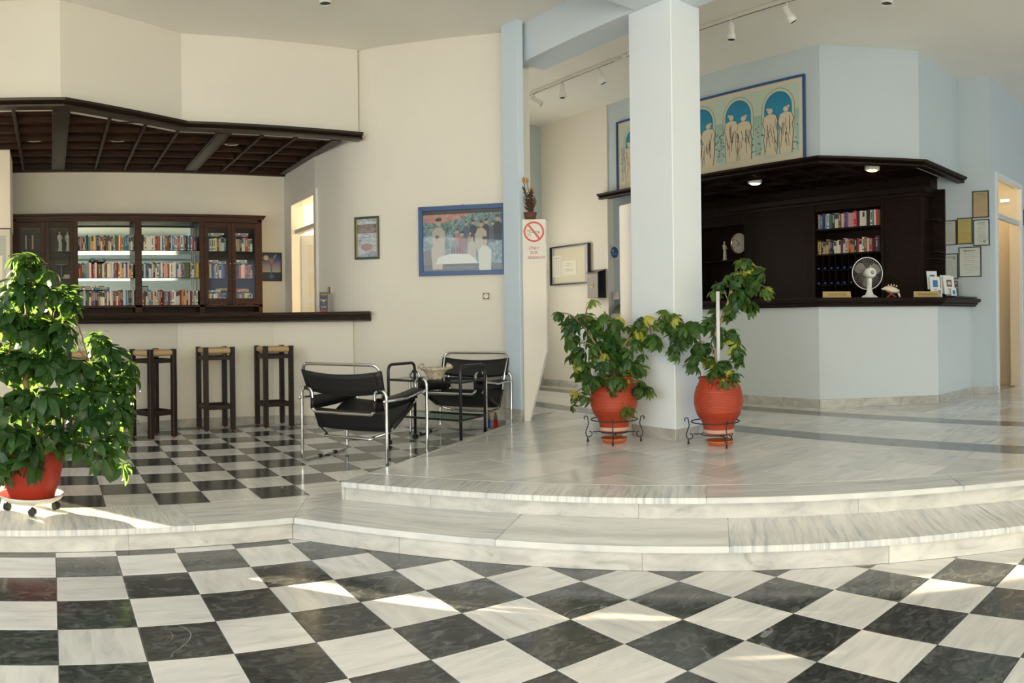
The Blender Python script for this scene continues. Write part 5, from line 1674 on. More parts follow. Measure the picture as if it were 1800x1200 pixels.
for k, (x, z) in enumerate(((.50, 1.615), (.60, 1.615), (.52, 1.345), (.62, 1.345))):
    o = MB().bx(-.014, .014, -.008, .008, 0, .020).build('key_tag', KB, None, bevel=.002, loc=(7.905, 7.20 - x, z), rotz=-PI / 2)
    tag(o, 'blue key tag in pigeon-hole beside the column, %s' % ('upper left', 'upper right', 'lower left', 'lower right')[k], 'key tag', 'key tags beside the column')
ro = (7.915, 7.20 - 2.10)
random.seed(21)
row(ro, -PI / 2, .035, .895, 2.206, .165, .190, .020, .044, 'top shelf at reception', 'books on the top reception shelf', forced=((2, 'blue', .034), (9, 'cream', .055), (13, 'blue', .042), (14, 'pink', .048)))
row(ro, -PI / 2, .012, .905, 1.901, .145, .180, .020, .040, 'lower shelf at reception', 'books on the lower reception shelf', forced=((2, 'yellow', .026), (20, 'red', .03)))
# wall clock and statuette in the niche
t = thing('round_wall_clock', 'round brass-rimmed wall clock with cream dial in the reception niche', 'clock', (8.06, 6.40, 2.135), -PI / 2)
v = MB().lathe([(.125, 0), (.140, .002), (.145, .015), (.138, .03), (.128, .028), (.125, 0)], n=40)
v.xf(Matrix.Rotation(PI / 2, 4, 'X')); v.build('rim', BRASS, t)
MB().ycyl((0, 0), .13, -.012, .02, 40).build('dial', solid('clock_dial', (.55, .50, .42), .4), t)
for k in range(12):
    a = k * PI / 6
    m = MB().bar((.098 * math.sin(a), -.0135, .098 * math.cos(a)), (.115 * math.sin(a), -.0135, .115 * math.cos(a)), .002, .008, up=(math.cos(a), 0, -math.sin(a)))
    m.build('hour_mark', BLACKM, t)
for a, L, wd in ((R(-48), .085, .006), (R(-128), .060, .008)):
    MB().bar((0, -.016, 0), (L * math.sin(a), -.016, L * math.cos(a)), .002, wd, up=(math.cos(a), 0, -math.sin(a))).build('hand', BLACKM, t)
statuette('statuette', 'pale stone draped figure statuette on the reception niche shelf near the clock', (8.0, 6.62, 1.911), .26, PALES, None, 9)

# ================================================================== ON THE RECEPTION DESK
def plaque(name, label, body, loc, ang, w_, h):
    t = thing(name, label, 'sign', loc, ang)
    gm = plain('gold_plaque', (.33, .24, .09), .45, .3)
    MB().add([(-w_ / 2 - .005, -.006, h), (w_ / 2 - .008, -.006, h), (w_ / 2, -.0, 0), (-w_ / 2, 0, 0), (-w_ / 2 - .005, .004, h), (w_ / 2 - .008, .004, h), (w_ / 2, .035, 0), (-w_ / 2, .035, 0)],
             [(0, 1, 2, 3), (4, 7, 6, 5), (0, 4, 5, 1), (1, 5, 6, 2), (2, 6, 7, 3), (3, 7, 4, 0)]).build('plate', gm, t, bevel=.0015)
    text(body, h * .50, solid('engraved_brown', (.10, .06, .03)), t, (0, -.0045, h * .5), sp=1.15 if len(body) < 10 else .95)
    return t
DA = math.atan2(3.19 - 4.10, 7.24 - 6.40)
plaque('reception_plaque', 'gold desk plaque reading RECEPTION', 'RECEPTION', (6.50, 3.945, 1.326), DA, .285, .062)
plaque('information_plaque', 'gold desk plaque reading INFORMATION', 'INFORMATION', (7.13, 3.255, 1.326), DA, .285, .062)
# desk fan seen from behind
t = thing('desk_fan', 'white desk fan with grey blades seen from behind on the reception desk', 'fan', (6.90, 3.80, 1.326), DA + R(6))
MB().lathe([(1e-4, 0), (.085, 0), (.088, .008), (.075, .02), (.045, .035), (.030, .07), (.024, .12), (.024, .165), (1e-4, .165)], n=32, sy=.85).build('base', WHITEP, t)
MB().bx(-.013, .013, -.035, -.015, .10, .16).build('height_clamp', WHITEP, t, bevel=.004)
m = MB().lathe([(1e-4, -.095), (.028, -.095), (.046, -.085), (.054, -.055), (.056, .0), (.05, .03), (1e-4, .03)], n=28)
m.xf(Matrix.Translation((0, 0, .255)) @ Matrix.Rotation(-PI / 2, 4, 'X')); m.build('motor_housing', WHITEP, t)
m = MB().lathe([(1e-4, -.105), (.020, -.105), (.022, -.094), (1e-4, -.094)], n=20)
m.xf(Matrix.Translation((.0, 0, .258)) @ Matrix.Rotation(-PI / 2, 4, 'X')); m.build('rear_dial', solid('grey_dial', (.35, .36, .36), .4), t)
MB().tube([(-.012, -.06, .30), (-.012, -.065, .335)], .004, 8).build('oscillation_knob', WHITEP, t)
MB().bx(-.02, .02, -.03, .02, .155, .215).build('neck', WHITEP, t, bevel=.006)
cz, cy = .255, .055
RG = .165
MB().tube([(RG * math.cos(2 * PI * k / 48), cy, cz + RG * math.sin(2 * PI * k / 48)) for k in range(48)], .005, 8, True).build('grille_rim', WHITEP, t)
m = MB()
for k in range(44):
    a = 2 * PI * k / 44
    c_, s_ = math.cos(a), math.sin(a)
    m.tube([(.052 * c_, cy - .045, cz + .052 * s_), (.12 * c_, cy - .038, cz + .12 * s_), (RG * c_, cy, cz + RG * s_)], .0006, 4)
m.build('rear_grille_wires', WHITEP, t)['kind'] = 'stuff'
m = MB()
for k in range(44):
    a = 2 * PI * (k + .5) / 44
    c_, s_ = math.cos(a), math.sin(a)
    m.tube([(.03 * c_, cy + .05, cz + .03 * s_), (.12 * c_, cy + .042, cz + .12 * s_), (RG * c_, cy, cz + RG * s_)], .0006, 4)
m.build('front_grille_wires', WHITEP, t)['kind'] = 'stuff'
MB().ycyl((0, cz), .03, cy + .046, cy + .052, 20).build('front_badge', WHITEP, t)
BLD = plain('smoky_blade_plastic', (.16, .15, .13), .3)
for k in range(3):
    v, f = [], []
    a0 = k * 2 * PI / 3 + .5
    for i in range(7):
        rr = .03 + .115 * i / 6
        hw_ = .16 + .42 * math.sin(PI * (.15 + .75 * i / 6))
        for j in range(5):
            aa = a0 + hw_ * (-1 + 2 * j / 4)
            v.append((rr * math.cos(aa), cy + .012 * (j - 2) / 2, cz + rr * math.sin(aa)))
    for i in range(6):
        for j in range(4):
            f.append((i * 5 + j, i * 5 + j + 1, (i + 1) * 5 + j + 1, (i + 1) * 5 + j))
    MB().add(v, f, 0, True).build('blade', BLD, t, recalc=False)
# conch bowl: shell on a red-brown stand
t = thing('seashell_ornament', 'cream spiky seashell resting on a red-brown stand beside the desk fan', 'ornament', (7.00, 3.60, 1.326), DA)
SHW = solid('shell_cream', (.72, .62, .50), .5); SHR = solid('shell_red_brown', (.26, .05, .03), .4)
m = MB()
for s in (-1, 1):
    m.tube(fil([(s * .05, -.01, 0), (s * .015, 0, .03), (-s * .035, .01, .06)], .02), .009, 8)
m.build('stand', SHR, t)
v, f = [], []
n, k = 18, 8
for i in range(k + 1):
    w2 = i / k
    for j in range(n):
        a = 2 * PI * j / n
        rr = .045 * math.sin(PI * (.08 + .84 * w2)) * (1 + .16 * math.cos(a * 5))
        v.append((-.085 + .17 * w2, rr * math.cos(a) * .9, .082 + rr * math.sin(a) * .8 + .012 * math.cos(3 * w2)))
for i in range(k):
    for j in range(n):
        f.append((i * n + j, i * n + (j + 1) % n, (i + 1) * n + (j + 1) % n, (i + 1) * n + j))
MB().add(v, f, 0, True).build('shell', SHW, t)
m = MB()
for x, z in ((-.03, .118), (0, .124), (.03, .120), (.055, .112)):
    m.lathe([(.010, 0), (.007, .010), (1e-4, .02)], (x, -.005, z), 8)
m.build('spikes', SHW, t)
MB().lathe([(.014, 0), (.010, .012), (1e-4, .03)], (0, 0, 0), 8).xf(Matrix.Translation((-.08, 0, .088)) @ Matrix.Rotation(R(-75), 4, 'Y')).build('tip', SHW, t)
MB().tube([(.07, -.02, .05), (.085, -.02, .004)], [.012, .010], 8).build('claw', SHW, t)
# brochure racks and a second card sign
BLU = solid('brochure_blue', (.03, .16, .38), .4)
def brochures(loc, ang, w_, h, tiers, label, lean=.16):
    t = thing('brochure_rack', label, 'brochure rack', loc, ang)
    for k, (z, dy) in enumerate(tiers):
        bw, bh = (w_, h) if k < 2 else (w_ * .5, h * .55)
        ox = 0 if k == 1 else (-w_ * .12 if k == 0 else w_ * .22)
        M = Matrix.Translation((ox, dy, z)) @ Matrix.Rotation(-lean, 4, 'X')
        b = MB().bx(-bw / 2, bw / 2, 0, .004, 0, bh).xf(M).build('brochure', solid('brochure_white', (.70, .70, .66), .5), t)
        dark = k == 1 and w_ > .13
        MB().bx(-bw * .22, bw * .26, -.001, 0, bh * .42, bh * .80).xf(M).build('photo', solid('brochure_photo_dark', (.16, .04, .03), .4) if dark else BLU, b)
        if dark:
            MB().bx(-bw * .12, bw * .16, -.002, -.001, bh * .52, bh * .70).xf(M).build('photo', solid('brochure_grey', (.45, .46, .48), .4), b)
        MB().bx(-bw * .15, bw * .18, -.001, 0, bh * .28, bh * .31).xf(M).build('print', solid('faded_ink', (.28, .26, .22)), b)
    MB().bx(-w_ / 2 - .003, w_ / 2 + .003, -.03, .09, 0, .004).build('tray', GLASS, t)
    MB().bx(-w_ / 2 - .003, w_ / 2 + .003, .088, .092, 0, h * 1.2).build('rack_back', GLASS, t)
    return t
brochures((7.60, 3.35, 1.326), R(-38), .125, .20, ((.10, .07), (.04, .03), (.0, -.01)), 'left stepped rack of white and blue brochures on the desk')
brochures((7.80, 3.27, 1.326), R(-28), .150, .205, ((.055, .05), (.045, .02), (.0, -.015)), 'right rack with a large brochure showing a red photo')
rent_sign('rental_card_sign', 'navy and yellow car rental card behind the brochures at reception', (7.98, 3.30, 1.326), R(-35), .10, .20)
t = thing('desk_handset_tray', 'slim black tray lying at the right end of the reception desk', 'tray', (7.62, 3.14, 1.326), R(-2))
MB().bx(-.19, .42, -.07, .03, 0, .018).build('tray', BLACKM, t, bevel=.004)

# certificates
def cert(label, y1, y0, z0, z1, paper, marks, seal=None):
    def art(t, a0, a1, b0, b1, y):
        W_, H_ = a1 - a0, b1 - b0
        m = MB()
        rnd = random.Random(int(y1 * 1000))
        for k in range(marks):
            z = b0 + H_ * (.82 - .68 * k / marks)
            s = rnd.uniform(.10, .25); e = rnd.uniform(.7, .92)
            m.bx(a0 + W_ * s, a0 + W_ * e, y - .002, y - .001, z, z + H_ * .008)
        m.bx(a0 + W_ * .2, a0 + W_ * .75, y - .002, y - .001, b0 + H_ * .88, b0 + H_ * .91)
        m.build('printed_lines', solid('faded_ink', (.28, .26, .22)), t)
        if seal:
            MB().ycyl((a0 + W_ * seal[0], b0 + H_ * seal[1]), W_ * .09, y - .0025, y - .001, 16).build('seal', solid('seal_print', seal[2]), t)
        m = MB()
        for k in range(6):
            m.bar((a0 + W_ * (.35 + k * .05), y - .002, b0 + H_ * (.12 + .03 * (k % 2))), (a0 + W_ * (.40 + k * .05), y - .002, b0 + H_ * (.12 + .03 * ((k + 1) % 2))), .001, .002, up=(0, 0, 1))
        m.build('signature', solid('faded_ink', (.28, .26, .22)), t)
    framed('framed_certificate', label, (8.197, y1, z0), -PI / 2, y1 - y0, z1 - z0, .009, BLACKM, art, .018, True, solid(paper[0], paper[1], .6), 'certificate', 'framed certificates on the reception wall')
cert('framed tan certificate, highest on the reception side wall', 3.16, 2.962, 2.246, 2.55, ('tan_sheet', (.52, .36, .19)), 9, (.75, .82, (.36, .32, .24)))
cert('framed pinkish certificate, left of the yellow one', 3.567, 3.36, 1.95, 2.235, ('pinkish_sheet', (.62, .57, .50)), 12)
cert('framed yellow certificate in the middle of the upper row', 3.352, 3.163, 1.955, 2.254, ('yellow_sheet', (.56, .42, .12)), 10)
cert('framed white certificate, right of the yellow one', 3.152, 2.957, 1.928, 2.225, ('pale_sheet', (.66, .67, .64)), 14, (.7, .14, (.40, .40, .38)))
cert('framed letter with round seal partly behind the brochures', 3.556, 3.345, 1.558, 1.852, ('grey_sheet', (.60, .62, .60)), 12, (.8, .85, (.20, .12, .16)))
cert('largest framed document, lowest right on the reception side wall', 3.335, 3.06, 1.578, 1.92, ('cream_sheet_large', (.68, .65, .58)), 10)

# ================================================================== RIGHT-HAND DOOR AND THE ROOM BEHIND IT
t = structure('door_2', (8.40, 2.95, Z2))
m = MB()
m.bx(-.03, .03, -.02, .03, 0, 2.56).bx(.93, .985, -.02, .03, 0, 2.56).bx(.03, .93, -.02, .03, 2.50, 2.56)
m.build('door_frame', plain('grey_white_frame', (.66, .68, .68), .4), t, bevel=.004)
for a_ in ((.0, .03), (.935, .975)):
    MB().bx(*a_, .03, .15, 0, 2.54).build('reveal', DOORB, t)
MB().bx(.03, .92, .02, .07, 2.04, 2.10).build('transom', plain('grey_white_transom', (.55, .58, .58), .3), t, bevel=.003)
MB().bx(.03, .92, .04, .046, 2.10, 2.50).build('transom_pane', GLASS, t)
lf = MB().bx(0, .62, 0, .04, .01, 2.03)
leaf = put('door_leaf', lf.mesh('door_leaf', DOORB, .003), t, (.05, .72, 0), R(-4))
MB().bx(.60, .612, -.004, .0, .05, 2.0).build('edge_strip', solid('pale_edge', (.72, .68, .60)), leaf)
wall('wall_office_back', [(8.1, 3.85), (9.6, 3.85), (9.6, 2.99)], 0, 3.1, DOORB, .06)
wall('wall_office_left', [(8.37, 3.08), (8.37, 3.9)], 0, 3.1, DOORB, .05)
struct('ceiling_office', MB().bx(8.33, 9.65, 3.08, 3.95, 2.95, 3.0), CEIL)
t = thing('office_tube_lamp', 'lit short fluorescent tube high on the office wall seen through the door transom', 'wall light', (9.598, 3.20, 2.64), -PI / 2)
MB().bx(-.10, .10, -.035, 0, -.02, .02).build('batten', WHITEP, t)
MB().tube([(-.09, -.045, .0), (.09, -.045, .0)], .013, 8).build('tube', emit('lit_tube', (1, .92, .75), 9), t)
lamp('POINT', 'office_lamp', (8.95, 3.4, 2.6), 7, (1, .74, .42), .1)
t = thing('blue_wall_sign', 'dark blue square sign on the wall right of the beige door', 'sign', (9.40, 2.945, 2.29), 0)
MB().bx(0, .22, -.01, 0, 0, .20).build('plate', solid('dark_blue_plate', (.01, .03, .12), .3), t, bevel=.002)
MB().bx(.03, .19, -.012, -.01, .09, .10).build('line', solid('pale_print', (.55, .66, .76), .6), t)

# ================================================================== CEILING FITTINGS
def track(y0, y1, label):
    t = thing('lighting_track', label, 'lighting track', (5.36, (y0 + y1) / 2, ZC - .001), 0, 'ceiling tracks')
    h = abs(y1 - y0) / 2
    MB().bx(-.018, .018, -h, h, -.032, 0).build('rail', WHITEP, t, bevel=.003)
    MB().bx(-.006, .006, -h + .02, h - .02, -.0335, -.031).build('slot', solid('dark_slot', (.20, .19, .17)), t)
    MB().bx(-.022, .022, h - .05, h + .01, -.036, 0).build('end_cap', WHITEP, t, bevel=.004)
    return t
track(5.86, 8.4, 'white ceiling lighting track between pillar and column')
track(1.2, 5.74, 'white ceiling lighting track right of the column')
def spot(y, ang_z, tilt, label):
    t = thing('track_spotlight', label, 'spotlight', (5.36, y, ZC - .035), ang_z, 'track spotlights')
    MB().tube([(0, 0, 0), (0, 0, -.055)], .009, 8).build('stem', WHITEP, t)
    m = MB().lathe([(1e-4, .055), (.022, .05), (.030, .03), (.030, -.035), (.034, -.045), (.040, -.055), (.040, -.105), (.035, -.105), (.033, -.06), (1e-4, -.055)], n=24)
    M = Matrix.Translation((0, 0, -.075)) @ Matrix.Rotation(tilt, 4, 'Y')
    m.xf(M); m.build('head', WHITEP, t)
    m = MB().lathe([(1e-4, -.062), (.033, -.062), (.034, -.10), (.0335, -.10), (1e-4, -.064)], n=20)
    m.xf(M); m.build('dark_baffle', solid('dark_baffle', (.02, .02, .02)), t)
spot(7.29, R(-35), R(-58), 'white track spotlight tilted right, nearest the pillar')
spot(6.75, 0, R(0), 'white track spotlight hanging straight, middle of the left track')
spot(6.12, R(-35), R(-24), 'white track spotlight tilted slightly right, close left of the column')
spot(4.33, 0, R(0), 'white track spotlight hanging straight, just right of the column')
spot(3.72, R(-45), R(-32), 'white track spotlight tilted right above the mural picture')
for x, y, lb in ((2.2, 5.78, 'white cylinder ceiling downlight over the bar area'), (5.63, 2.91, 'white cylinder ceiling downlight near the reception')):
    t = thing('cylinder_downlight', lb, 'ceiling light', (x, y, ZC - .001), 0)
    MB().lathe([(1e-4, 0), (.052, 0), (.052, -.135), (.045, -.135), (.044, -.03), (1e-4, -.03)], n=28).build('cylinder', WHITEP, t)
    MB().lathe([(1e-4, -.125), (.045, -.125), (.045, -.12), (1e-4, -.118)], n=20).build('dark_baffle', solid('dark_baffle', (.02, .02, .02)), t)
# thin roof joint line of the left alcove: red scrap on the floor
t = tag(MB().bx(-.022, .022, -.012, .012, 0, .003).build('red_scrap', solid('scrap_red', (.60, .06, .03)), None, loc=(-.26, 3.43, .001), rotz=.4), 'tiny red scrap on the white tile at the left frame edge', 'scrap')

# ================================================================== PLANTS
def leaflet(m, ang, th0, bend, L, wd, start=.12):
    """one leaflet: leaves the centre th0 below the horizontal and droops on by bend"""
    ca, sa = math.cos(ang), math.sin(ang)
    W = [.10, .52, .86, 1.0, .93, .62, .10]
    n = len(W) - 1
    rad, z = start * math.cos(th0), -start * math.sin(th0)
    v = []
    for i in range(n + 1):
        th = th0 + bend * i / n
        for s in (-1, 0, 1):
            y = s * wd * W[i]
            zz = z + (.22 * wd * W[i] if s else 0)
            v.append((rad * ca - y * sa, rad * sa + y * ca, zz))
        rad += L / n * math.cos(th)
        z -= L / n * math.sin(th)
    f = []
    for i in range(n):
        for s in (0, 1):
            a = i * 3 + s
            f.append((a, a + 1, a + 4, a + 3))
    m.add(v, f, 0, True)
    m.add([(0, 0, 0), (.012, 0, .012), (start * math.cos(th0) * ca, start * math.cos(th0) * sa, -start * math.sin(th0))], [(0, 1, 2)])
def rosette(seed, nl, mat, droop=(0, .5)):
    rng = random.Random(seed)
    m = MB()
    for k in range(nl):
        a = 2 * PI * k / nl + rng.uniform(-.15, .15)
        leaflet(m, a, rng.uniform(*droop), rng.uniform(.5, 1.1), rng.uniform(.72, 1.0), rng.uniform(.15, .185))
    m.tube([(0, 0, 0), (-.03, .02, -.35), (-.12, .05, -.75)], [.014, .016, .018], 4)
    return m.mesh('leaf', mat, recalc=False)
def plant(root, clusters, mat, trunk_pts, scale, seeds=(1, 2, 3, 4), droop=(0, .5)):
    """clusters: (x, y, z, rx, ry, rz, count, size); leaves hang from short petioles around branch ends"""
    ms = [rosette(s, random.Random(s).choice([7, 8, 8, 9]), mat, droop) for s in seeds]
    rng = random.Random(seeds[0] * 7)
    tr = [Vector(p) for p in trunk_pts]
    for cx, cy, cz, rx, ry, rz, cnt, sz in clusters:
        C = Vector((cx, cy, cz))
        near = min(tr, key=lambda p: (p - C - Vector((0, 0, -.12))).length)
        mid = (near + C) / 2 + Vector((0, 0, .04))
        if (near - C).length > .04:
            MB().tube(fil([near, mid, C], .08, 4), [.0055] * 1 + [.005] * 5 + [.004] * 1, 6).build('branch', STALK, root)
        for k in range(cnt):
            while True:
                d = Vector((rng.gauss(0, 1), rng.gauss(0, 1), rng.gauss(0, 1)))
                if d.length > .1:
                    break
            d.normalize()
            rr = rng.uniform(.45, 1.0)
            p = C + Vector((d.x * rx * rr, d.y * ry * rr, d.z * rz * rr))
            nrm = (Vector((d.x, d.y, d.z * .6)) * rng.uniform(.5, 1.1) + Vector((0, 0, .75)) + Vector((rng.uniform(-.3, .3), rng.uniform(-.3, .3), 0))).normalized()
            o = bpy.data.objects.new('leaf', ms[rng.randrange(len(ms))])
            COL.objects.link(o)
            o.parent = root
            q = nrm.to_track_quat('Z', 'Y')
            o.rotation_mode = 'QUATERNION'
            q2 = q @ Matrix.Rotation(rng.uniform(0, 2 * PI), 3, 'Z').to_quaternion()
            o.rotation_quaternion = q2
            o.location = p
            s = scale * sz * rng.uniform(.8, 1.15)
            o.scale = (s, s, s)
def clusters_from(list_, sx, zf, dep=1.0):
    out = []
    for dx, py, rx, rz, n, sz, *dy in list_:
        out.append(((dx) * sx, dy[0] if dy else 0, zf(py), rx * sx, max(rx, rz) * sx * dep, rz * sx, n, sz))
    return out
random.seed(11)
# --- big plant on the left, in a red pot on a white wheeled dish
va = math.atan2(4.301, -.11) - PI / 2              # root turned so that +y points away from the room centre view
p0 = (-.11, 4.26)
dsh = thing('wheeled_plant_dish', 'round white plant caddy on black casters under the big plant', 'plant caddy', (*p0, Z1))
MB().lathe([(1e-4, .048), (.09, .048), (.13, .052), (.168, .072), (.182, .088), (.184, .094), (.176, .094), (.160, .078), (.12, .062), (1e-4, .058)], n=44).build('dish', solid('white_enamel_dish', (.72, .70, .62), .35), dsh)
for k in range(4):
    a = R(-92 + 25) + k * PI / 2 - .35
    x, y = .135 * math.cos(a), .135 * math.sin(a)
    m = MB()
    for q in (-.009, .009):
        m.vprism(ell(0, .021, .0205, .0205, 16), q - .007, q + .007)
    m.lathe([(.006, .02), (.008, .046), (1e-4, .047)], n=8)
    m.xf(Matrix.Translation((x, y, 0)) @ Matrix.Rotation(a + 1.2 + k, 4, 'Z')); m.build('caster', RUBBER, dsh)
P0 = thing('potted_umbrella_plant', 'large bushy green umbrella plant in a dark red pot at the left', 'potted plant', (*p0, Z1 + .0585))
MB().lathe([(1e-4, 0), (.118, 0), (.128, .02), (.155, .10), (.178, .20), (.186, .26), (.182, .30), (.172, .33), (.176, .345), (.170, .352), (.160, .34), (.158, .30), (1e-4, .295)], n=44).build('pot', CLAYD, P0)
MB().lathe([(1e-4, .300), (.158, .296), (.158, .30), (1e-4, .31)], n=24).build('soil', SOIL, P0)
s0 = .003184
zf0 = lambda py: 1.592 - (py - 430) * s0 - (Z1 + .0585)
tr0 = [(0, 0, .30), (-.01, .01, .5), (-.03, 0, .7), (-.02, .02, .9), (-.01, 0, 1.1), (.0, 0, 1.25), (.01, 0, 1.35)]
MB().tube(tr0, [.020, .018, .017, .015, .013, .011, .008], 8).build('trunk', STALK, P0)
MB().tube([(.02, .01, .30), (.10, .0, .48), (.22, .0, .62), (.33, 0, .74)], [.012, .010, .008, .006], 8).build('trunk', STALK, P0)
MB().tube([(-.02, -.01, .30), (-.07, -.02, .5), (-.12, .0, .75), (-.10, 0, .95)], [.012, .010, .008, .006], 8).build('trunk', STALK, P0)
C0 = [(-8, 458, 22, 18, 4, .9), (5, 475, 34, 24, 6, .95), (-28, 512, 36, 26, 7, 1), (22, 520, 34, 26, 7, .95), (58, 515, 18, 18, 4, .9, .05), (70, 540, 14, 24, 4, .85, .04),
      (-38, 565, 40, 34, 9, 1), (8, 575, 46, 34, 11, 1), (48, 585, 30, 30, 7, .95), (-45, 630, 36, 34, 9, 1), (-5, 640, 44, 34, 10, 1), (40, 640, 36, 28, 8, .95), (78, 655, 30, 26, 6, .95, -.06),
      (120, 600, 18, 14, 5, .85, .03), (140, 625, 26, 22, 7, .85, .0), (165, 650, 18, 22, 5, .8, -.03), (110, 655, 26, 24, 6, .9, -.04), (140, 685, 34, 28, 8, .9, -.08), (85, 705, 36, 30, 8, 1, -.10), (150, 725, 20, 26, 6, .85, -.14), (112, 735, 30, 30, 7, .95, -.14),
      (30, 700, 44, 28, 10, 1, -.10), (-25, 700, 44, 28, 9, 1, -.08), (-50, 760, 26, 28, 6, 1, -.12), (-12, 760, 38, 24, 8, 1, -.18), (35, 755, 40, 24, 8, 1, -.18), (70, 765, 24, 22, 5, .9, -.16),
      (-48, 815, 18, 20, 4, .9, -.17), (-8, 800, 26, 14, 4, .95, -.2), (118, 775, 18, 22, 4, .85, -.26), (146, 765, 12, 24, 4, .8, -.24), (150, 798, 5, 10, 2, .8, -.24)]
plant(P0, clusters_from(C0, s0, zf0, .6), LEAF, tr0 + [(.10, 0, .48), (.22, 0, .62), (.33, 0, .74), (-.12, 0, .75), (-.07, -.02, .5)], .140, (1, 2, 3, 4), (0, .55))
P0.rotation_euler = (0, 0, 0)

# --- clay jars by the column
def jar(root, h=.405, rings=True, mat=CLAY):
    pr = [(1e-4, 0), (.104, 0), (.110, .012), (.108, .04), (.114, .070), (.126, .095), (.142, .118), (.157, .138)]
    for k in range(17):
        z = .155 + k * .0105
        rr = .1765 - 2.1 * (z - .236) ** 2
        pr.append((rr - .003, z)); pr.append((rr + .001, z + .004)); pr.append((rr + .001, z + .007))
    pr += [(.150, .350), (.142, .366), (.136, .380), (.141, .388), (.146, .396), (.143, .404), (.132, .404), (.126, .39), (1e-4, .372)]
    MB().lathe(pr, n=56).build('pot', mat, root)
    for s in (-1, 1):
        m = MB()
        for q in (-.5, .5):
            a = -1.75 + q * .32 if s < 0 else 1.4 + q * .3
            c_, s_ = math.cos(a), math.sin(a)
            m.tube([(.138 * c_, .138 * s_, .372), (.168 * c_, .168 * s_, .352), (.172 * c_, .172 * s_, .322)], [.012, .010, .006], 8)
        m.build('lug', mat, root)
    MB().lathe([(.105, .008), (.1125, .010), (.1115, .034), (.104, .036), (.105, .008)], n=40).build('limescale_band', solid('limescale', (.55, .38, .30), .8), root)
    MB().lathe([(1e-4, .378), (.128, .374), (.128, .378), (1e-4, .388)], n=24).build('soil', SOIL, root)
def stand(loc, ang, label, legs=3, group=None):
    t = thing('wrought_iron_pot_stand', label, 'plant stand', loc, ang)
    zr = .165
    MB().tube([(.172 * math.cos(2 * PI * k / 40), .172 * math.sin(2 * PI * k / 40), zr) for k in range(40)], .0045, 6, True).build('ring', IRON, t)
    MB().tube([(.10 * math.cos(2 * PI * k / 32), .10 * math.sin(2 * PI * k / 32), .074) for k in range(32)], .0045, 6, True).build('ring', IRON, t)
    for k in range(legs):
        a = 2 * PI * k / legs
        def scr(c, r0, r1, a0, a1, n=12):
            return [(c[0] + (r0 + (r1 - r0) * i / n) * math.cos(a0 + (a1 - a0) * i / n), 0, c[1] + (r0 + (r1 - r0) * i / n) * math.sin(a0 + (a1 - a0) * i / n)) for i in range(n + 1)]
        top = scr((.212, .172), .008, .018, R(-60), R(150), 10)
        low = [(.188, 0, .13), (.203, 0, .095), (.212, 0, .068), (.206, 0, .045)]
        bot = scr((.183, .062), .030, .010, R(-40), R(-280), 14)
        m = MB().tube(fil(top + low, .01, 2) + bot, .0042, 6)
        m.tube([(.196, 0, .038), (.196, 0, .02)], .0045, 6).tube([(.196, 0, .024), (.196, 0, 0)], [.006, .009], 8)
        m.tube([(.158, 0, .072), (.10, 0, .074)], .004, 6)
        m.xf(Matrix.Rotation(a, 4, 'Z')); m.build('leg', IRON, t)
    return t
def saucer(loc, label):
    o = MB().lathe([(1e-4, 0), (.078, 0), (.096, .028), (.100, .034), (.093, .034), (.080, .008), (1e-4, .006)], n=40).build('terracotta_saucer', CLAYS, None, loc=loc)
    return tag(o, label, 'saucer')
PL, PR = (3.795, 4.215), (4.175, 3.560)
stand((*PL, Z2), R(-45 - 0), 'black scrolled iron stand holding the left clay jar', 4)
stand((*PR, Z2), math.atan2(3.36 - PR[1], 4.07 - PR[0]) + .02, 'black scrolled iron stand holding the right clay jar', 3)
saucer((PL[0] - .02, PL[1] - .02, Z2), 'orange clay saucer under the left jar stand')
saucer((PR[0] + .01, PR[1] - .03, Z2), 'orange clay saucer under the right jar stand')
JL = thing('potted_umbrella_plant', 'drooping variegated umbrella plant in a ribbed clay jar left of the column', 'potted plant', (*PL, Z2 + .0785), -(.6017 + (1083 - 900) / F))
jar(JL)
JR = thing('potted_umbrella_plant', 'tall leaning umbrella plant with white stake in a ribbed clay jar right of the column', 'potted plant', (PR[0] + .016, PR[1] - .018, Z2 + .0785), -(.6017 + (1267 - 900) / F))
jar(JR)
sL, sR = .00415, .00404
zL = lambda py: 1.307 - (py - 520) * sL - (Z2 + .0785)
zR = lambda py: 1.294 - (py - 520) * sR - (Z2 + .0785)
trL = [(0, 0, .38), (.01, 0, .5), (-.01, 0, .62), (-.03, .02, .75), (-.06, 0, .88)]
MB().tube(trL, [.013, .012, .011, .009, .007], 8).build('trunk', STALK, JL)
MB().tube([(.01, 0, .5), (.10, -.02, .66), (.24, -.06, .76), (.38, -.08, .80), (.50, -.10, .76)], [.010, .009, .008, .007, .005], 8).build('trunk', STALK, JL)
MB().tube([(0, 0, .38), (-.10, -.03, .6), (-.22, -.02, .78), (-.30, 0, .84)], [.010, .009, .007, .005], 8).build('trunk', STALK, JL)
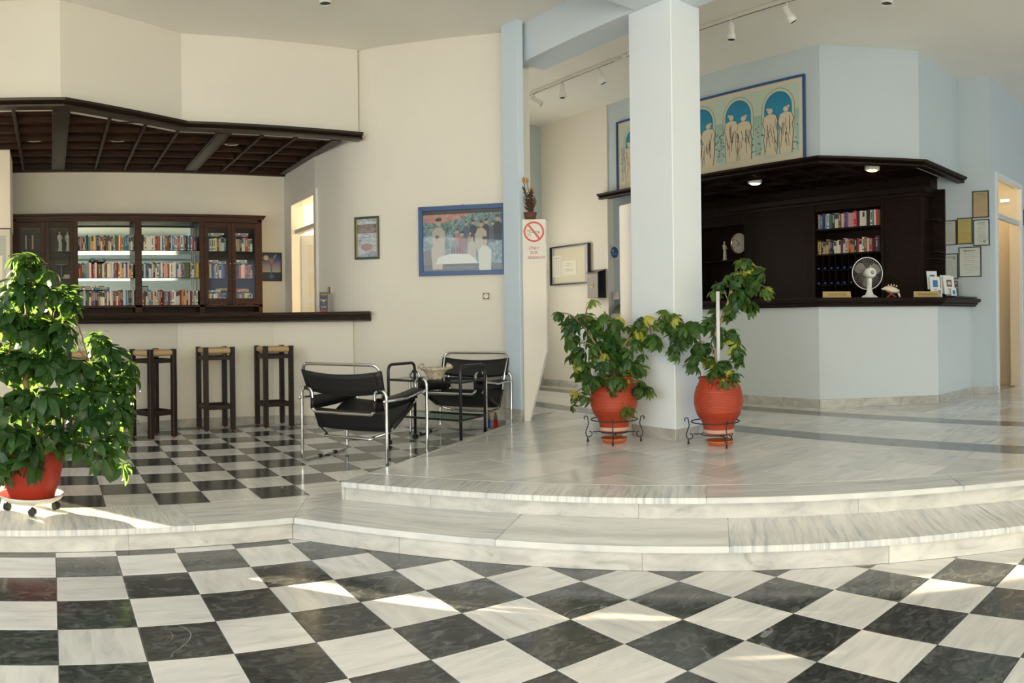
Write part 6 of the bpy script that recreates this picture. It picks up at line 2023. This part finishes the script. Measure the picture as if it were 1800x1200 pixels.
CL = [(-98, 548, 12, 14, 3, .8), (-78, 565, 26, 26, 9, 1), (-40, 560, 30, 24, 9, 1), (0, 568, 32, 24, 9, 1), (-68, 605, 24, 30, 9, 1), (-30, 605, 30, 26, 10, 1), (10, 605, 36, 26, 11, 1), (40, 585, 26, 26, 8, 1),
      (48, 568, 20, 22, 6, .95, -.05), (80, 562, 26, 24, 7, .95, -.08), (112, 566, 24, 24, 7, .95, -.10), (130, 580, 18, 24, 6, .9, -.12), (70, 600, 20, 24, 6, .95, -.06), (110, 605, 18, 22, 5, .9, -.10),
      (-60, 645, 22, 26, 7, 1), (-20, 640, 30, 26, 9, 1, -.06), (20, 640, 30, 26, 9, 1, -.06), (48, 640, 18, 26, 6, .95), (-30, 665, 26, 16, 6, .95, -.16), (5, 668, 24, 16, 6, .95, -.18), (48, 672, 18, 16, 5, .9, -.12), (62, 690, 10, 14, 2, .85, -.10),
      (22, 716, 4, 6, 1, 1.0, -.19), (-68, 690, 8, 18, 2, .8), (-75, 715, 5, 8, 1, .7), (-38, 528, 5, 6, 1, .9), (-50, 690, 10, 12, 2, .8, -.15)]
plant(JL, clusters_from(CL, sL, zL, .75), LEAFV, trL + [(.10, -.02, .66), (.24, -.06, .76), (.38, -.08, .80), (.50, -.10, .76), (-.10, -.03, .6), (-.22, -.02, .78)], .098, (11, 12, 13, 14), (.3, .95))
trR = [(.0, 0, .38), (-.015, 0, zR(620)), (-.01, 0, zR(585)), (.04, 0, zR(555)), (.08, 0, zR(530)), (.12, 0, zR(500)), (.17, 0, zR(478))]
MB().tube(trR, [.014, .013, .012, .011, .010, .008, .006], 8).build('trunk', plain('tan_stem', (.36, .24, .11), .6), JR)
MB().tube([(0, 0, .38), (-.05, 0, .5), (-.12, -.02, .66), (-.16, -.03, .72)], [.009, .008, .006, .005], 8).build('trunk', STALK, JR)
MB().tube([(.004, -.035, .36), (.004, -.05, zR(512))], .0135, 12).build('stake', plain('white_stake', (.62, .62, .64), .45), JR)
CR = [(48, 462, 20, 13, 6, 1), (75, 470, 14, 16, 5, 1), (62, 490, 22, 18, 7, 1), (85, 505, 10, 18, 3, .95), (28, 487, 20, 16, 6, 1), (2, 505, 14, 16, 4, .95), (40, 520, 22, 20, 7, 1), (60, 540, 12, 16, 4, .95), (22, 540, 18, 18, 5, 1),
      (-10, 555, 14, 20, 5, .95, .02), (-38, 575, 26, 20, 8, 1), (-62, 585, 14, 24, 5, .9, -.04), (-30, 605, 26, 20, 8, 1), (5, 585, 16, 22, 5, 1, .06), (28, 590, 16, 24, 6, 1, .04), (36, 620, 14, 22, 5, .95), (-45, 630, 18, 16, 4, .9), (-15, 635, 18, 16, 4, .95),
      (14, 640, 22, 14, 6, .95, -.10), (-5, 652, 14, 12, 3, .9, -.14), (26, 658, 14, 12, 3, .85, -.13), (10, 668, 12, 6, 2, .8, -.15)]
plant(JR, clusters_from(CR, sR, zR, .8), LEAFV, trR + [(-.05, 0, .5), (-.12, -.02, .66)], .098, (21, 22, 23, 24), (.3, .95))
